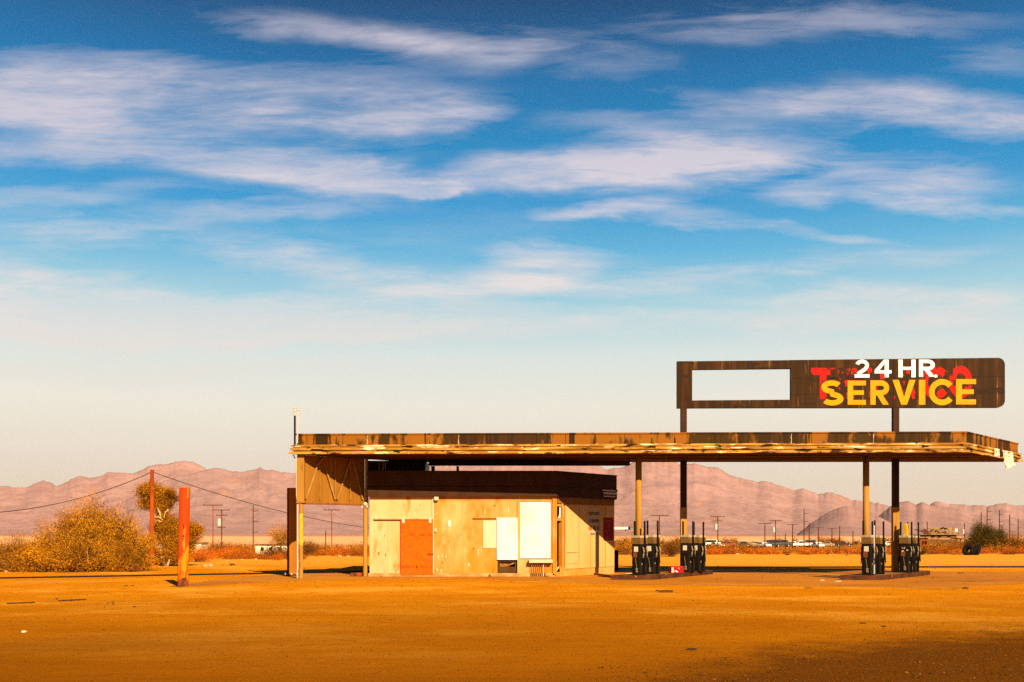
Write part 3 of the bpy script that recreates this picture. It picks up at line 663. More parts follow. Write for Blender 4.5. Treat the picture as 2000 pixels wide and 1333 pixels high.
# electric service mast on the left corner of the canopy roof
mp = at(577,900,36.55)
mast = thing('service_mast', 'short dark electric mast with white insulators at the left corner of the canopy', 'mast', (mp.x,36.45,ZM))
b = MB(); b.tube([(mp.x,36.45,ZM),(mp.x,36.45,5.80)], .035, 8); b.build('pole', MT['black'], mast)
b = MB(); b.tube([(mp.x+.09,36.45,ZM+.05),(mp.x+.11,36.45,5.95)], .022, 8); b.build('conduit', MT['cream'], mast)
for dx, z in ((.0,5.84),(.0,5.99),(.115,6.01)):
    b = MB(); b.tube([(mp.x+dx,36.45,z-.04),(mp.x+dx,36.45,z),(mp.x+dx,36.45,z+.03),(mp.x+dx,36.45,z+.08),(mp.x+dx,36.45,z+.1)], [.03,.05,.035,.055,.02], 10); b.build('insulator', MT['galv'], mast)

# ------------------------------------------------------------------ roof sign
DSL, DSR = 39.45, 38.5
SF = Face((at(1322,750,DSL).x, DSL), (at(1963,750,DSR).x, DSR))
sg = thing('service_sign', 'long brown roof sign lettered 24 HR. SERVICE with an empty rectangular cutout', 'sign', (*(SF.p0+SF.d*SF.L/2), 0))
sL = lambda s: s/SF.L
ztop = lambda s: SF.px(1322,706)[1]*(1-sL(s))+SF.px(1963,699)[1]*sL(s)
zbot = lambda s: SF.px(1322,797.5)[1]*(1-sL(s))+SF.px(1963,796)[1]*sL(s)
h0, h1_ = SF.s_(1352), SF.s_(1544.5); TH = .22
def quadblock(b, s0, s1, za0, za1, zb0, zb1, o0=0, o1=-TH):   # bottom/top at s0 then at s1
    b.hexa([SF.P(s0,za0,o0), SF.P(s1,zb0,o0), SF.P(s1,zb0,o1), SF.P(s0,za0,o1), SF.P(s0,za1,o0), SF.P(s1,zb1,o0), SF.P(s1,zb1,o1), SF.P(s0,za1,o1)])
zh0 = lambda s: SF.px(1352,782.5)[1]*(1-(s-h0)/(h1_-h0))+SF.px(1544,781)[1]*(s-h0)/(h1_-h0)
zh1 = lambda s: SF.px(1352,722)[1]*(1-(s-h0)/(h1_-h0))+SF.px(1544,720)[1]*(s-h0)/(h1_-h0)
b = MB(); quadblock(b, 0, h0, zbot(0), ztop(0), zbot(h0), ztop(h0)); b.build('end_panel', MT['signdark'], sg, .006)
b = MB(); quadblock(b, h0+.003, h1_-.003, zh1(h0), ztop(h0)-.004, zh1(h1_), ztop(h1_)-.004, -.004); b.build('frame_rail', MT['signdark'], sg, .004)
b = MB(); quadblock(b, h0+.003, h1_-.003, zbot(h0)+.004, zh0(h0), zbot(h1_)+.004, zh0(h1_), -.004); b.build('frame_rail', MT['signdark'], sg, .004)
b = MB(); s1 = SF.L; rr = .26; outl = [(h1_, zbot(h1_)), (s1-rr, zbot(s1))]
outl += [(s1-rr+rr*math.sin(a), zbot(s1)+rr-rr*math.cos(a)) for a in (R(15),R(35),R(55),R(75),R(90))]
outl += [(s1-rr+rr*math.cos(a), ztop(s1)-rr+rr*math.sin(a)) for a in (0,R(15),R(35),R(55),R(75),R(90))]
outl += [(h1_, ztop(h1_))]
n = len(outl); base = len(b.v)
b.v += [tuple(SF.P(s,z,0)) for s,z in outl]+[tuple(SF.P(s,z,-TH)) for s,z in outl]
b.f.append(tuple(range(n))); b.f.append(tuple(reversed(range(n,2*n))))
for i in range(n): b.f.append((i, n+i, n+(i+1)%n, (i+1)%n))
pn = b.build('main_panel', MT['signdark'], sg, .006)
for px in (1600, 1672, 1745, 1817, 1890):
    b = MB(); t = SF.s_(px); SF.slab(b, t, t+.012, zbot(t)+.05, ztop(t)-.05, .0005, .005); b.build('sheet_seam', MT['black'], pn)
for fr in (.28, .62):
    b = MB(); quadblock(b, h1_+.05, SF.L-.1, zbot(h1_)*(1-fr)+ztop(h1_)*fr, zbot(h1_)*(1-fr)+ztop(h1_)*fr+.012, zbot(SF.L)*(1-fr)+ztop(SF.L)*fr, zbot(SF.L)*(1-fr)+ztop(SF.L)*fr+.012, .005, .0005); b.build('sheet_seam', MT['black'], pn)
for px, Y in ((1335.5,None),(1750.5,None)):
    t = SF.s_(px); q = SF.P(t, 0, -TH/2); b = MB(); b.box(q.x-.115,q.x+.115,q.y-.1,q.y+.1,0,zbot(t)+.02); po = b.build('post', MT['dark'], sg, .01)
    b = MB(); b.box(q.x-.119,q.x+.119,q.y-.104,q.y+.104,0,2.62); b.build('painted_base', MT['post'], po)

# sign-painter's letters drawn as strokes (height 1), each fitted to its place on the sign
def ribbon(pts, w):
    out = []; L_, R_ = [], []
    for i, p in enumerate(pts):
        a, c = Vector(pts[max(0, i-1)]), Vector(pts[min(len(pts)-1, i+1)]); d = (c-a).normalized(); n_ = Vector((-d.y, d.x))*w/2
        L_.append(Vector(p)+n_); R_.append(Vector(p)-n_)
    for i in range(len(pts)-1): out.append([R_[i], R_[i+1], L_[i+1], L_[i]])
    return out
def arc(cx, cy, rx, ry, a0, a1, n=18):
    return [(cx+rx*math.cos(R(a0+(a1-a0)*k/n)), cy+ry*math.sin(R(a0+(a1-a0)*k/n))) for k in range(n+1)]
def rect(x0, y0, x1, y1): return [(x0,y0),(x1,y0),(x1,y1),(x0,y1)]
def glyph(ch, w=.21):
    h = w/2
    if ch == 'I': return [rect(0,0,w,1)]
    if ch == 'E': return [rect(0,0,w,1), rect(w,0,.72,w*.92), rect(w,.41,.64,.41+w*.86), rect(w,1-w*.92,.72,1)]
    if ch == 'H': return [rect(0,0,w,1), rect(.62,0,.62+w,1), rect(w,.42,.62,.42+w*.86)]
    if ch == 'T': return [rect(0,1-w,.8,1), rect(.4-h,0,.4+h,1-w)]
    if ch == 'V': return [[(0,1),(w*1.12,1),(.44,.30),(.44,0),(.33,0)], [(.88-w*1.12,1),(.88,1),(.55,0),(.44,0),(.44,.30)]]
    if ch == 'R':
        return [rect(0,0,w,1), *ribbon([(w,1-h)]+arc(.45,.69,.31-h+.03,.31-h,90,-90)+[(w,.38+h)], w), [(.28,.38),(.53,.38),(.78,0),(.52,0)]]
    if ch == 'C': return ribbon(arc(.5,.5,.5-h,.5-h,38,322,30), w)
    if ch == 'O': return ribbon(arc(.42,.5,.42-h,.5-h,0,360,36), w)
    if ch == 'S':
        top = arc(.41,.735,.40-h,.265-h*.94,28,268,20); bot = arc(.43,.265,.42-h,.265-h*.94,88,-152,20)
        return ribbon(top+bot, w*.97)
    if ch == '2': return [*ribbon(arc(.40,.68,.37-h,.32-h,165,-28,16)+[(.56,.47),(.17,w*.95)], w), rect(0,0,.80,w*.93)]
    if ch == '4': return [rect(.50,0,.50+w,1), [(.0,.22),(.50,.22),(.50,.22+w*.9),(.0,.22+w*.9)], [(0,.22+w*.9),(.24,.22+w*.9),(.50,.78),(.50,1),(.46,1)], rect(.50+w,.22,.84,.22+w*.9)]
    if ch == '.': return [[(.5+.5*math.cos(2*math.pi*k/14), .5+.5*math.sin(2*math.pi*k/14)) for k in range(14)]]
    if ch == 'A': return [[(0,0),(w*1.15,0),(.46,.78),(.46,1),(.36,1)], [(.92-w*1.15,0),(.92,0),(.56,1),(.46,1),(.46,.78)], [(.285,.2),(.635,.2),(.58,.36),(.34,.36)]]
    if ch == 'X': return [[(0,0),(w*1.25,0),(.43,.36),(.43,.64),(w*1.25,1),(0,1),(.31,.5)], [(.86-w*1.25,0),(.86,0),(.55,.5),(.86,1),(.86-w*1.25,1),(.43,.64),(.43,.36)]]
def lettering(name, items, mat, out, weight, parent, face):
    for ch, x0, x1, y0, y1 in items:
        b = MB(); polys = glyph(ch, weight); pts = [Vector(p) for q in polys for p in q]
        ax, bx = min(v.x for v in pts), max(v.x for v in pts); ay, by = min(v.y for v in pts), max(v.y for v in pts)
        for q in polys:
            r_ = []
            for p in q: s_, z_ = face.px(x0+(x1-x0)*(p[0]-ax)/(bx-ax), y1+(y0-y1)*(p[1]-ay)/(by-ay)); r_.append(face.P(s_, z_, out))
            b.quad(*r_)
        b.build(name, mat, parent)
lettering('old_letter', [('T',1584,1631,719,780),('C',1799,1850,716,780),('O',1853,1899,715,778)], MT['signred'], .008, .23, pn, SF)
lettering('old_letter', [('E',1637,1676,719,780),('X',1690,1741,719,780),('A',1745,1796,719,780)], MT['signworn'], .008, .23, pn, SF)
lettering('yellow_letter', [('S',1604,1647,743.5,792.5),('E',1655.5,1691,744,791),('R',1700,1736.5,743.5,791),('V',1743,1788,742.5,791),('I',1794.5,1807,742.5,791),('C',1814,1860,741,792),('E',1867,1906,741,790.5)], MT['signyel'], .014, .215, pn, SF)
lettering('white_letter', [('2',1669,1698,703,738),('4',1708,1741,703,737.5),('H',1754.5,1788,703,737.5),('R',1794.5,1825.5,703,736.5),('.',1823.5,1831,732,738)], MT['signwht'], .020, .20, pn, SF)

# ------------------------------------------------------------------ pump islands and pumps
def island(pts, label):
    c = sum((Vector(p) for p in pts), Vector((0,0)))/len(pts)
    t = thing('pump_island', label, 'pump island', (c.x, c.y, 0), 'pump islands')
    b = MB(); b.prism(offset_poly(pts, -.06), 0, .15); b.build('slab', MT['island'], t)
    b = MB(); o = [Vector(p) for p in pts]; i = offset_poly(pts, -.058)
    for k in range(len(o)):
        j = (k+1) % len(o); b.quad((*o[k],0),(*o[j],0),(*o[j],.165),(*o[k],.165)); b.quad((*o[k],.165),(*o[j],.165),(*i[j],.165),(*i[k],.165)); b.quad((*i[k],.165),(*i[j],.165),(*i[j],.14),(*i[k],.14))
    b.build('steel_kerb', MT['kerb'], t)
def round_front(p1, p2, p3, p4):
    q = [Vector(p) for p in (p1, p2, p3, p4)]; d = (q[2]-q[1]).normalized(); e = (q[1]-q[0]).normalized()
    return [q[0], q[1]-e*.35, q[1]-e*.1+d*.1, q[1]+d*.4, q[2]-d*.3, q[2]-e*.15, q[3]]
island(round_front((3.45,35.55),(4.80,35.4),(8.15,41.0),(7.1,41.6)), 'steel-edged pump island nearer the building, with the red box on it')
island(round_front((11.35,35.45),(12.75,35.2),(16.5,40.2),(15.4,40.9)), 'steel-edged pump island at the right end of the canopy')

def make_pump():
    t = thing('fuel_pump', None, 'fuel pump', (0,0,0), 'abandoned fuel pumps')
    b = MB(); b.box(-.19,.19,-.28,.28,.0,1.06); cab = b.build('cabinet', MT['pumpface'], t, .015)
    b = MB(); b.box(-.16,.16,-.295,-.283,.1,.72); b.build('door_panel', MT['black'], cab, .006)
    b = MB(); b.box(-.09,.10,-.300,-.296,.82,1.0); b.build('sticker', MT['sticker'], cab)
    b = MB(); b.box(-.12,.06,-.300,-.296,.62,.80); b.build('rust_label', MT['rustlabel'], cab)
    b = MB(); b.beam((-.02,-.302,.60),(.05,-.302,.22), .016, .012, (0,-1,0)); b.box(-.0,.09,-.315,-.297,.10,.24); b.build('latch', MT['nozzle'], cab)
    for sx in (1,-1):
        b = MB(); b.box(*sorted((sx*.192, sx*.197)), -.22,-.04,.45,.98); b.box(*sorted((sx*.192, sx*.197)), .06,.22,.45,.98); b.build('recess', MT['hole'], cab)
    b = MB(); b.box(-.205,.205,-.30,.30,1.08,1.30); v = b.build('valance', MT['valance'], t, .012)
    b = MB(); b.box(-.215,.215,-.315,.315,1.302,1.385); b.build('valance_top', MT['pumptop'], v, .008)
    b = MB(); b.box(-.19,.19,-.28,.28,1.06,1.08); b.build('neck', MT['hole'], t)
    for sx in (1,-1):
        b = MB(); x = sx*.235; b.box(x-.028,x+.028,-.036,.036,.0,1.86); b.tube([(x-.026,0,1.86),(x+.026,0,1.86)], .042, 12); m = b.build('hose_mast', MT['black'], t, .006)
        for sy in (-.13,.14):
            b = MB(); X = sx*.24; b.beam((X,sy-.03,.98),(X+sx*.03,sy+.03,.80), .045, .06); b.beam((X+sx*.03,sy+.03,.82),(X+sx*.02,sy-.05,.66), .03, .035); b.beam((X,sy+.04,.74),(X,sy+.0,.60), .05, .03); b.build('nozzle', MT['nozzle'], t)
            b = MB(); pts = []
            for k in range(13):
                a = k/12; pts.append((sx*(.245+.055*math.sin(a*math.pi)), sy*(1-a)+.0, .66-.42*math.sin(a*math.pi)+.95*a*a))
            b.tube(pts, .017, 6); b.build('hose', MT['black'], t)
        b = MB(); b.box(*sorted((sx*.20,sx*.225)),.02,.10,.18,.28); b.box(*sorted((sx*.20,sx*.22)),-.2,-.14,.36,.42); b.build('fitting', MT['nozzle'], t)
    return t
proto = make_pump()
RZ = -math.atan2(.6, .8)
pumps = [(4.50,36.10,'foremost pump on the island by the building, with a white sticker over a rust label'),
         (5.06,36.85,'second pump on the island by the building, just left of the red box'),
         (6.66,38.75,'pump right of the red box, in front of the tall dark sign post'),
         (7.20,39.50,'rearmost pump on the island by the building'),
         (12.55,36.00,'foremost pump on the right-hand island, with white paint on its hose mast'),
         (13.15,36.80,'second pump on the right-hand island, standing apart behind the foremost'),
         (14.80,38.45,'pump on the right-hand island with a yellow curved panel on top'),
         (15.35,39.20,'rearmost pump of the right-hand island')]
pump_objs = []
spare = copy_tree(proto)      # untouched copy to duplicate from
for i, (x, y, lab) in enumerate(pumps):
    o = proto if i == 0 else copy_tree(spare)
    o.location = (x, y, .152); o.rotation_euler = (0,0,RZ+random.uniform(-.04,.04)); o['label'] = lab
    kids = [q for q in o.children_recursive]
    drop = {0:(), 1:('rust_label',), 2:('rust_label',), 3:('rust_label','latch'), 4:(), 5:('rust_label','sticker','latch'), 6:('sticker',), 7:('rust_label','sticker')}[i]
    for q in kids:
        if q.name.split('.')[0] in drop: bpy.data.objects.remove(q)
    s = 1.0+random.uniform(-.01,.01); o.scale = (s*.86, s*.92, s*1.01); pump_objs.append(o)
for q in [*spare.children_recursive, spare]: bpy.data.objects.remove(q)
# broken pale innards of the pump with the curved topper
rnd = random.Random(14)
for q in range(9):
    b = MB(); x = rnd.uniform(-.13,.12); z = rnd.uniform(.72,.97); b.box(x, x+rnd.uniform(.02,.06), -.312, -.297, z, z+rnd.uniform(.02,.07)); o = b.build('broken_gauge', MT['sticker'] if q % 2 else MT['nozzle'], None); o.parent = pump_objs[6]
# yellow curved topper
b = MB(); n = 10; pr = [(0,0),(.16,0)]+[(.16-.16*(1-math.cos(R(90)*k/n))*.55-.0, .44*math.sin(R(90)*k/n)) for k in range(n+1)]+[(0,.44)]
base = len(b.v)
b.v += [(x-.06,-.16,1.39+z) for x,z in pr]+[(x-.06,.16,1.39+z) for x,z in pr]; m = len(pr)
b.f.append(tuple(range(m))); b.f.append(tuple(reversed(range(m,2*m))))
for i in range(m): b.f.append((i, m+i, m+(i+1)%m, (i+1)%m))
o = b.build('curved_topper', MT['yellow'], None); o.parent = pump_objs[6]
# white paint down one mast
b = MB(); b.box(.212,.262,-.0505,-.0465,.04,1.72)
o = b.build('paint_stripe', MT['white'], None); o.parent = pump_objs[4]

b = MB(); c = at(1321,1116,38.1); rb_ = thing('red_box', 'red plastic crate with white lettering lying on the pump island between two pumps', 'box', (c.x,38.1,.15), rz=R(8))
def local(mb, name, mat, par, bev=0): return mb.build(name, mat, None, bev)
b.box(-.245,.245,-.16,.16,.004,.245); o = b.build('shell', MT['red'], None, .02); o.parent = rb_
b = MB(); rnd = random.Random(5)
for zz in (.19,.135,.08,.04):
    x = -.23
    while x < -.15: q = rnd.uniform(.012,.025); b.box(x, x+q, -.1645, -.1615, zz-.015, zz+.015); x += q+.008
b.box(-.09,-.04,-.1645,-.1615,.06,.10); b.box(-.06,.01,-.1645,-.1615,.035,.07); b.box(.03,.05,-.1645,-.1615,.17,.2); b.box(.06,.07,-.1645,-.1615,.13,.15)
o = b.build('white_lettering', MT['signwht'], None); o.parent = rb_
b = MB(); b.box(-.2,.2,-.13,.13,.246,.254); o = b.build('lid', MT['red'], None, .003); o.parent = rb_

# ------------------------------------------------------------------ posts and loose things on the lot
pp = at(357,1146,30.9)
rp = thing('pipe_post', 'tall rusty steel pipe post, red above and yellow below, standing alone on the left', 'post', (pp.x,30.9,0)); rp.rotation_euler = (0, R(1.2), 0)
def edge(z, a, i):
    if z == 0: return 0
    if z > 2: return z+.012*noise.noise(Vector((i*.9,0,3)))
    n_ = noise.noise(Vector((math.cos(a)*1.6, math.sin(a)*1.6, z*7)))+.6*noise.noise(Vector((i*.8, z, 2)))
    return z+(.13*n_ if z < .5 else .16*n_+.26*math.cos(a-.3))
for z0, z1, mat, nm in ((0,.24,'rustpost','pipe_foot'),(.24,1.0,'yelpost','yellow_section'),(1.0,2.985,'redpost','red_section')):
    b = MB(); k = 60; zs0 = [edge(z0, 2*math.pi*i/k, i) for i in range(k)]; zs1 = [edge(z1, 2*math.pi*i/k, i) for i in range(k)]
    rad = .158
    for i in range(k):
        j = (i+1) % k; a0, a1 = 2*math.pi*i/k, 2*math.pi*j/k
        P_ = lambda a, z, r: (r*math.cos(a), r*math.sin(a), z)
        b.quad(P_(a0,zs0[i],rad), P_(a1,zs0[j],rad), P_(a1,zs1[j],rad), P_(a0,zs1[i],rad))
        b.quad(P_(a1,zs0[j],rad-.012), P_(a0,zs0[i],rad-.012), P_(a0,zs1[i],rad-.012), P_(a1,zs1[j],rad-.012))
        if z1 > 2: b.quad(P_(a0,zs1[i],rad), P_(a1,zs1[j],rad), P_(a1,zs1[j],rad-.012), P_(a0,zs1[i],rad-.012))
    o = b.build(nm, MT[mat], None, smooth=True); o.parent = rp
b = MB(); rnd = random.Random(8)
for z, dx, w_, h_ in ((2.38,-.03,.02,.12),(2.26,.0,.018,.1),(2.14,-.01,.022,.13),(2.0,.0,.025,.14),(1.88,.02,.04,.09),(1.78,.035,.05,.14),(1.68,.02,.03,.08),(1.52,.03,.07,.1),(1.44,.03,.05,.09)):
    a = -math.pi/2+dx/.158; pts = []
    for q in range(9):
        t = 2*math.pi*q/9; aa = a+w_/.158*.5*math.cos(t)*rnd.uniform(.6,1.3); zz = z+h_*.5*math.sin(t)*rnd.uniform(.7,1.2); pts.append((.1605*math.cos(aa), .1605*math.sin(aa), zz))
    b.quad(*pts)
o = b.build('rust_spot', MT['kerb'], None); o.parent = rp

bp = at(571,1128,39.1)
bx = thing('steel_casing', 'tall narrow rust-brown steel casing standing behind the left canopy column', 'steel casing', (bp.x,39.1,0))
b = MB(); b.box(bp.x-.175,bp.x+.175,39.0,39.3,.06,3.36); cs = b.build('casing', MT['boxpost'], bx, .012)
b = MB(); b.box(bp.x-.18,bp.x-.12,38.99,38.998,.08,3.34); b.build('edge_strip', MT['dark'], cs)
b = MB(); b.box(bp.x-.34,bp.x+.28,38.9,39.4,0,.05); b.build('base_plate', MT['kerb'], bx, .006)
for dx in (-.24,.0,.2):
    b = MB(); b.tube([(bp.x+dx,38.95,.05),(bp.x+dx,38.95,.12)], .03, 6); b.build('bolt', MT['paper'], bx)
q = at(1204,1075,45.5)
b = MB(); b.tube([(q.x,45.5,0),(q.x,45.5,.86),(q.x,45.5,.9)], [.09,.09,.05], 12); tag(b.build('bollard', MT['black']), 'thin black bollard standing just right of the building', 'bollard')

q0, q1 = at(1150,1033,56), at(1228,1032,56)
bar = thing('barrier_arm', 'white horizontal barrier arm sticking out behind the right end of the building', 'barrier', (q0.x,56,0))
b = MB(); b.beam(q0, q1, .10, .135); b.build('boom', MT['white'], bar, .01)
b = MB(); b.box(q1.x-.03,q1.x+.08,55.93,56.07,q1.z-.09,q1.z+.08); b.box(q1.x-.2,q1.x-.14,55.95,56.05,q1.z-.16,q1.z-.07); b.build('end_cap', MT['black'], bar)
b = MB(); b.box(q0.x-.1,q0.x+.1,55.9,56.1,0,q0.z+.1); b.build('post', MT['dark'], bar)
def scrap(px, py, wpx, hpx, mat, name, label, cat, seed=1, flat=.5, tilt=0):
    Y = CAMH*F/(py-HY); w = wpx/F*Y; p = at(px, py, Y); rnd = random.Random(seed)
    h = max(.015, hpx/F*Y*flat); b = MB(); n = 9; dep = max(.12, w*.35)
    lo, hi = [], []
    for k in range(n):
        a = 2*math.pi*k/n; r = rnd.uniform(.7,1.1); lo.append((p.x+w/2*math.cos(a)*r, Y+dep/2*math.sin(a)*r, .005)); hi.append((p.x+w/2*math.cos(a)*r*.85, Y+dep/2*math.sin(a)*r*.85, .005+h*rnd.uniform(.5,1.2)))
    m = len(b.v); b.v += lo+hi; b.f.append(tuple(m+i for i in reversed(range(n)))); b.f.append(tuple(m+n+i for i in range(n)))
    for i in range(n): b.f.append((m+i, m+(i+1)%n, m+n+(i+1)%n, m+n+i))
    t = b.build(name, mat); tag(t, label, cat); return t
def plank(px0, py0, px1, py1, w, h, mat, name, label, cat):
    a = at(px0, py0, CAMH*F/(py0-HY)); c = at(px1, py1, CAMH*F/(py1-HY)); b = MB()
    a.z = c.z = h/2+.006; b.beam(a, c, w, h); return tag(b.build(name, mat, bevel=.004), label, cat)
scrap(1302,1157.5,34,5,MT['scrap'],'scrap_sheet','dark bent scrap sheet on the sand in front of the red box','scrap metal',3,.8)
scrap(1284,1155,8,4,MT['scrap'],'scrap_piece','small dark scrap at the left end of the bent scrap sheet','scrap metal',4)
plank(14,1180.3,68,1178.3,.07,.022,MT['scrap'],'flat_bar','flat dark bar at the far left edge of the lot','metal bar')
plank(115,1175,168,1172.3,.07,.022,MT['scrap'],'flat_bar','flat dark bar left of the red and yellow post','metal bar')
scrap(111,1171,4,3,MT['scrap'],'stone_chip','tiny dark chip just left of the second flat bar','stone',6)
scrap(262,1186,9,3,MT['scrap'],'scrap_piece','small dark scrap below and left of the red and yellow post','scrap metal',7)
scrap(246,1145,10,2.5,MT['scrap'],'scrap_piece','thin dark scrap left of the pipe post, first of a pair','scrap metal',8)
scrap(259,1144.6,8,2.5,MT['scrap'],'scrap_piece','thin dark scrap left of the pipe post, second of a pair','scrap metal',9)
b = MB(); p = at(206,1184,22.5); rnd = random.Random(2)
for k in range(5):
    a = Vector((p.x+rnd.uniform(-.2,.2), 22.5+rnd.uniform(-.1,.1), .02)); c = a+Vector((rnd.uniform(-.2,.2), rnd.uniform(-.1,.1), .07)); b.tube([a, (a+c)/2+Vector((0,0,.03)), c], .008, 5)
tag(b.build('dry_twig', MT['bark']), 'dry twig lying on the lot at the left', 'twig')
scrap(46,1236,12,5,MT['paper'],'pale_stone','pale flat stone at the lower left','stone',11,.7)
scrap(1606,1134.5,10,2.6,MT['paper'],'paper_scrap','white paper scrap near the right island, left of the larger one','litter',12,.5)
scrap(1637,1136.5,15,2.6,MT['paper'],'paper_scrap','larger white paper scrap at the left tip of the right island','litter',13,.5)
scrap(1490,1111,5,2.6,MT['paper'],'paper_scrap','white paper scrap by the road between the two islands','litter',14,.8)
scrap(1877,1120.5,13,3.2,MT['scrap'],'scrap_piece','dark scrap on the sand right of the right island','scrap metal',15)
scrap(1885,1150.5,13,5,MT['scrap'],'broken_slab','dark broken slab at the right corner of the forecourt pavement','broken slab',16,.6)
scrap(1578,1149.5,20,3,MT['scrap'],'scrap_piece','thin dark scrap in front of the forecourt edge','scrap metal',17,.4)
scrap(1685,1218,16,3,MT['scrap'],'scrap_piece','dark scrap on the open lot, lower right, left of its neighbour','scrap metal',18,.4)
scrap(1726,1225,11,3,MT['scrap'],'scrap_piece','dark scrap on the open lot just above the gravel patch','scrap metal',19,.5)
scrap(1350,1270,24,3,MT['scrap'],'scrap_piece','long thin scrap near the gravel patch','scrap metal',20,.3)
scrap(1538,1085,12,4,MT['scrap'],'scrap_rubber','dark flat rubber scrap on the sand before the junk cars','rubber scrap',21,.7)
scrap(454,1104.5,12,4,MT['scrap'],'scrap_rubber','dark flat rubber scrap on the sand left of the steel casing','rubber scrap',22,.7)
plank(1153,1121,1200,1130,.12,.07,MT['bark'],'loose_board','loose board on the ground between the building and the first island','board')  # dark strip added where the canopy column's shadow falls
plank(1176,1117.5,1212,1118.6,.06,.06,MT['scrap'],'loose_pipe','thin loose pipe on the ground right of the building','pipe')
scrap(1228,1124.4,16,5,MT['cream'],'crushed_pan','crushed pale pan at the left foot of the foremost pump','pan',24,.7)

# gravel chips (uncountable)
b = MB(); rnd = random.Random(21); cnt = 0
def chip(x, y, r):
    n = len(b.v); q = rnd.uniform(0,6.28)
    for k in range(4): b.v.append((x+r*math.cos(q+k*1.57)*rnd.uniform(.6,1.2), y+r*math.sin(q+k*1.57)*rnd.uniform(.6,1.2), .001+r*.25*rnd.random()))
    b.v.append((x+rnd.uniform(-.3,.3)*r, y+rnd.uniform(-.3,.3)*r, r*rnd.uniform(.5,.95)))
    for k in range(4): b.f.append((n+k, n+(k+1)%4, n+4))
while cnt < 4200:
    y = rnd.uniform(9.5, 21); x = rnd.uniform(-y*.52, y*.56); e = 9.3+1.9*max(0, x)**.62*1.05
    if y < e+rnd.gauss(0,.7): pr_ = 1.0
    else: pr_ = .05
    if x < .8 and y > 9: pr_ = .05
    if rnd.random() < pr_: chip(x, y, rnd.uniform(.006,.017)*(1.8 if rnd.random() < .05 else 1)); cnt += 1
for k in range(2600):
    y = 11*(60/11)**rnd.random(); x = rnd.uniform(-y*.52, y*.52)
    if y < 47 and (bx0-.5 < x < 4.5) and y > 37.5: continue
    chip(x, y, rnd.uniform(.006,.024)*y/24)
tag(b.build('gravel', MT['gravel']), 'loose gravel chips scattered over the lot', kind='stuff')

# ------------------------------------------------------------------ vegetation
def leaves_mesh(mb, rnd, rx, ry, h, nb, nl, ll, lw, spread=1.0, base_z=.0, droop=.15, c=(0,0,0), lo=.25, branches=None, tuft=.16, zmin=None, mix=None):
    if mix and mb.mi is None: mb.mi = []
    for bi in range(nb):
        az = rnd.uniform(0, 2*math.pi); el = math.acos(rnd.uniform(0.0, 1)) if spread >= 1 else rnd.uniform(0,1.57*spread)
        d = Vector((math.sin(el)*math.cos(az)*rx, math.sin(el)*math.sin(az)*ry, (.08+.92*math.cos(el))*h))
        k = rnd.uniform(.72,1.06); d *= k
        p0 = Vector((c[0]+rnd.uniform(-.14,.14)*rx, c[1]+rnd.uniform(-.14,.14)*ry, c[2]+base_z))
        curve = lambda t: p0+d*t+Vector((0,0,droop*h*math.sin(t*math.pi)*math.sin(el)))-Vector((0,0,droop*.6*h*t*t*math.sin(el)))
        if branches is not None: branches.append([curve(t) for t in (0,.3,.6,.9)])
        which = rnd.choices(range(len(mix)), mix)[0] if mix else 0
        for _ in range(nl):
            if mix: mb.mi.append(which if rnd.random() < .85 else 0)
            t = lo+(1-lo)*rnd.random()**.8; p = curve(t); w = tuft*(.35+t)*min(rx, abs(h))
            p = p+Vector((rnd.gauss(0,w*.6), rnd.gauss(0,w*.6), rnd.gauss(0,w*.55)))
            if zmin is None and p.z < c[2]+.02: p.z = c[2]+.02+rnd.random()*.1
            a = (d.normalized()*.8+Vector((rnd.uniform(-1,1), rnd.uniform(-1,1), rnd.uniform(-.6,1)))).normalized()
            s = a.cross(Vector((rnd.uniform(-1,1), rnd.uniform(-1,1), rnd.uniform(-1,1)))).normalized()
            l_ = ll*rnd.uniform(.5,1.3); w_ = lw*rnd.uniform(.6,1.3)
            mb.quad(p-a*l_*.5, p+s*w_*.5, p+a*l_*.5, p-s*w_*.5)
def shrub(name, label, cat, px, Y, rx, ry, h, mat, nb, nl, ll, lw, seed, group=None, twig=True, base=0, wood='bark', **kw):
    x = (px-1000)/F*Y; z = gz(x, Y); rnd = random.Random(seed)
    t = thing(name, label, cat, (x, Y, z), group)
    mb = MB(); br = []
    leaves_mesh(mb, rnd, rx, ry, h, int(nb*1.2), int(nl*1.7), ll*.62, lw*.62, c=(x,Y,z), base_z=base, branches=br, **kw)
    mb.build('foliage', MT[mat], t)
    if twig:
        b = MB()
        r0 = max(.012, min(.06, h*.018))
        if base > .2: b.tube([(x,Y,z-.05),(x+.04*h,Y,z+base*.5),(x,Y,z+base+.1)], [r0*2.6, r0*2, r0*1.5], 8)
        for p in br[:26]: b.tube(p, [r0, r0*.8, r0*.55, r0*.3], 5)
        b.build('trunk' if base > .2 else 'stems', MT[wood], t)
    return t
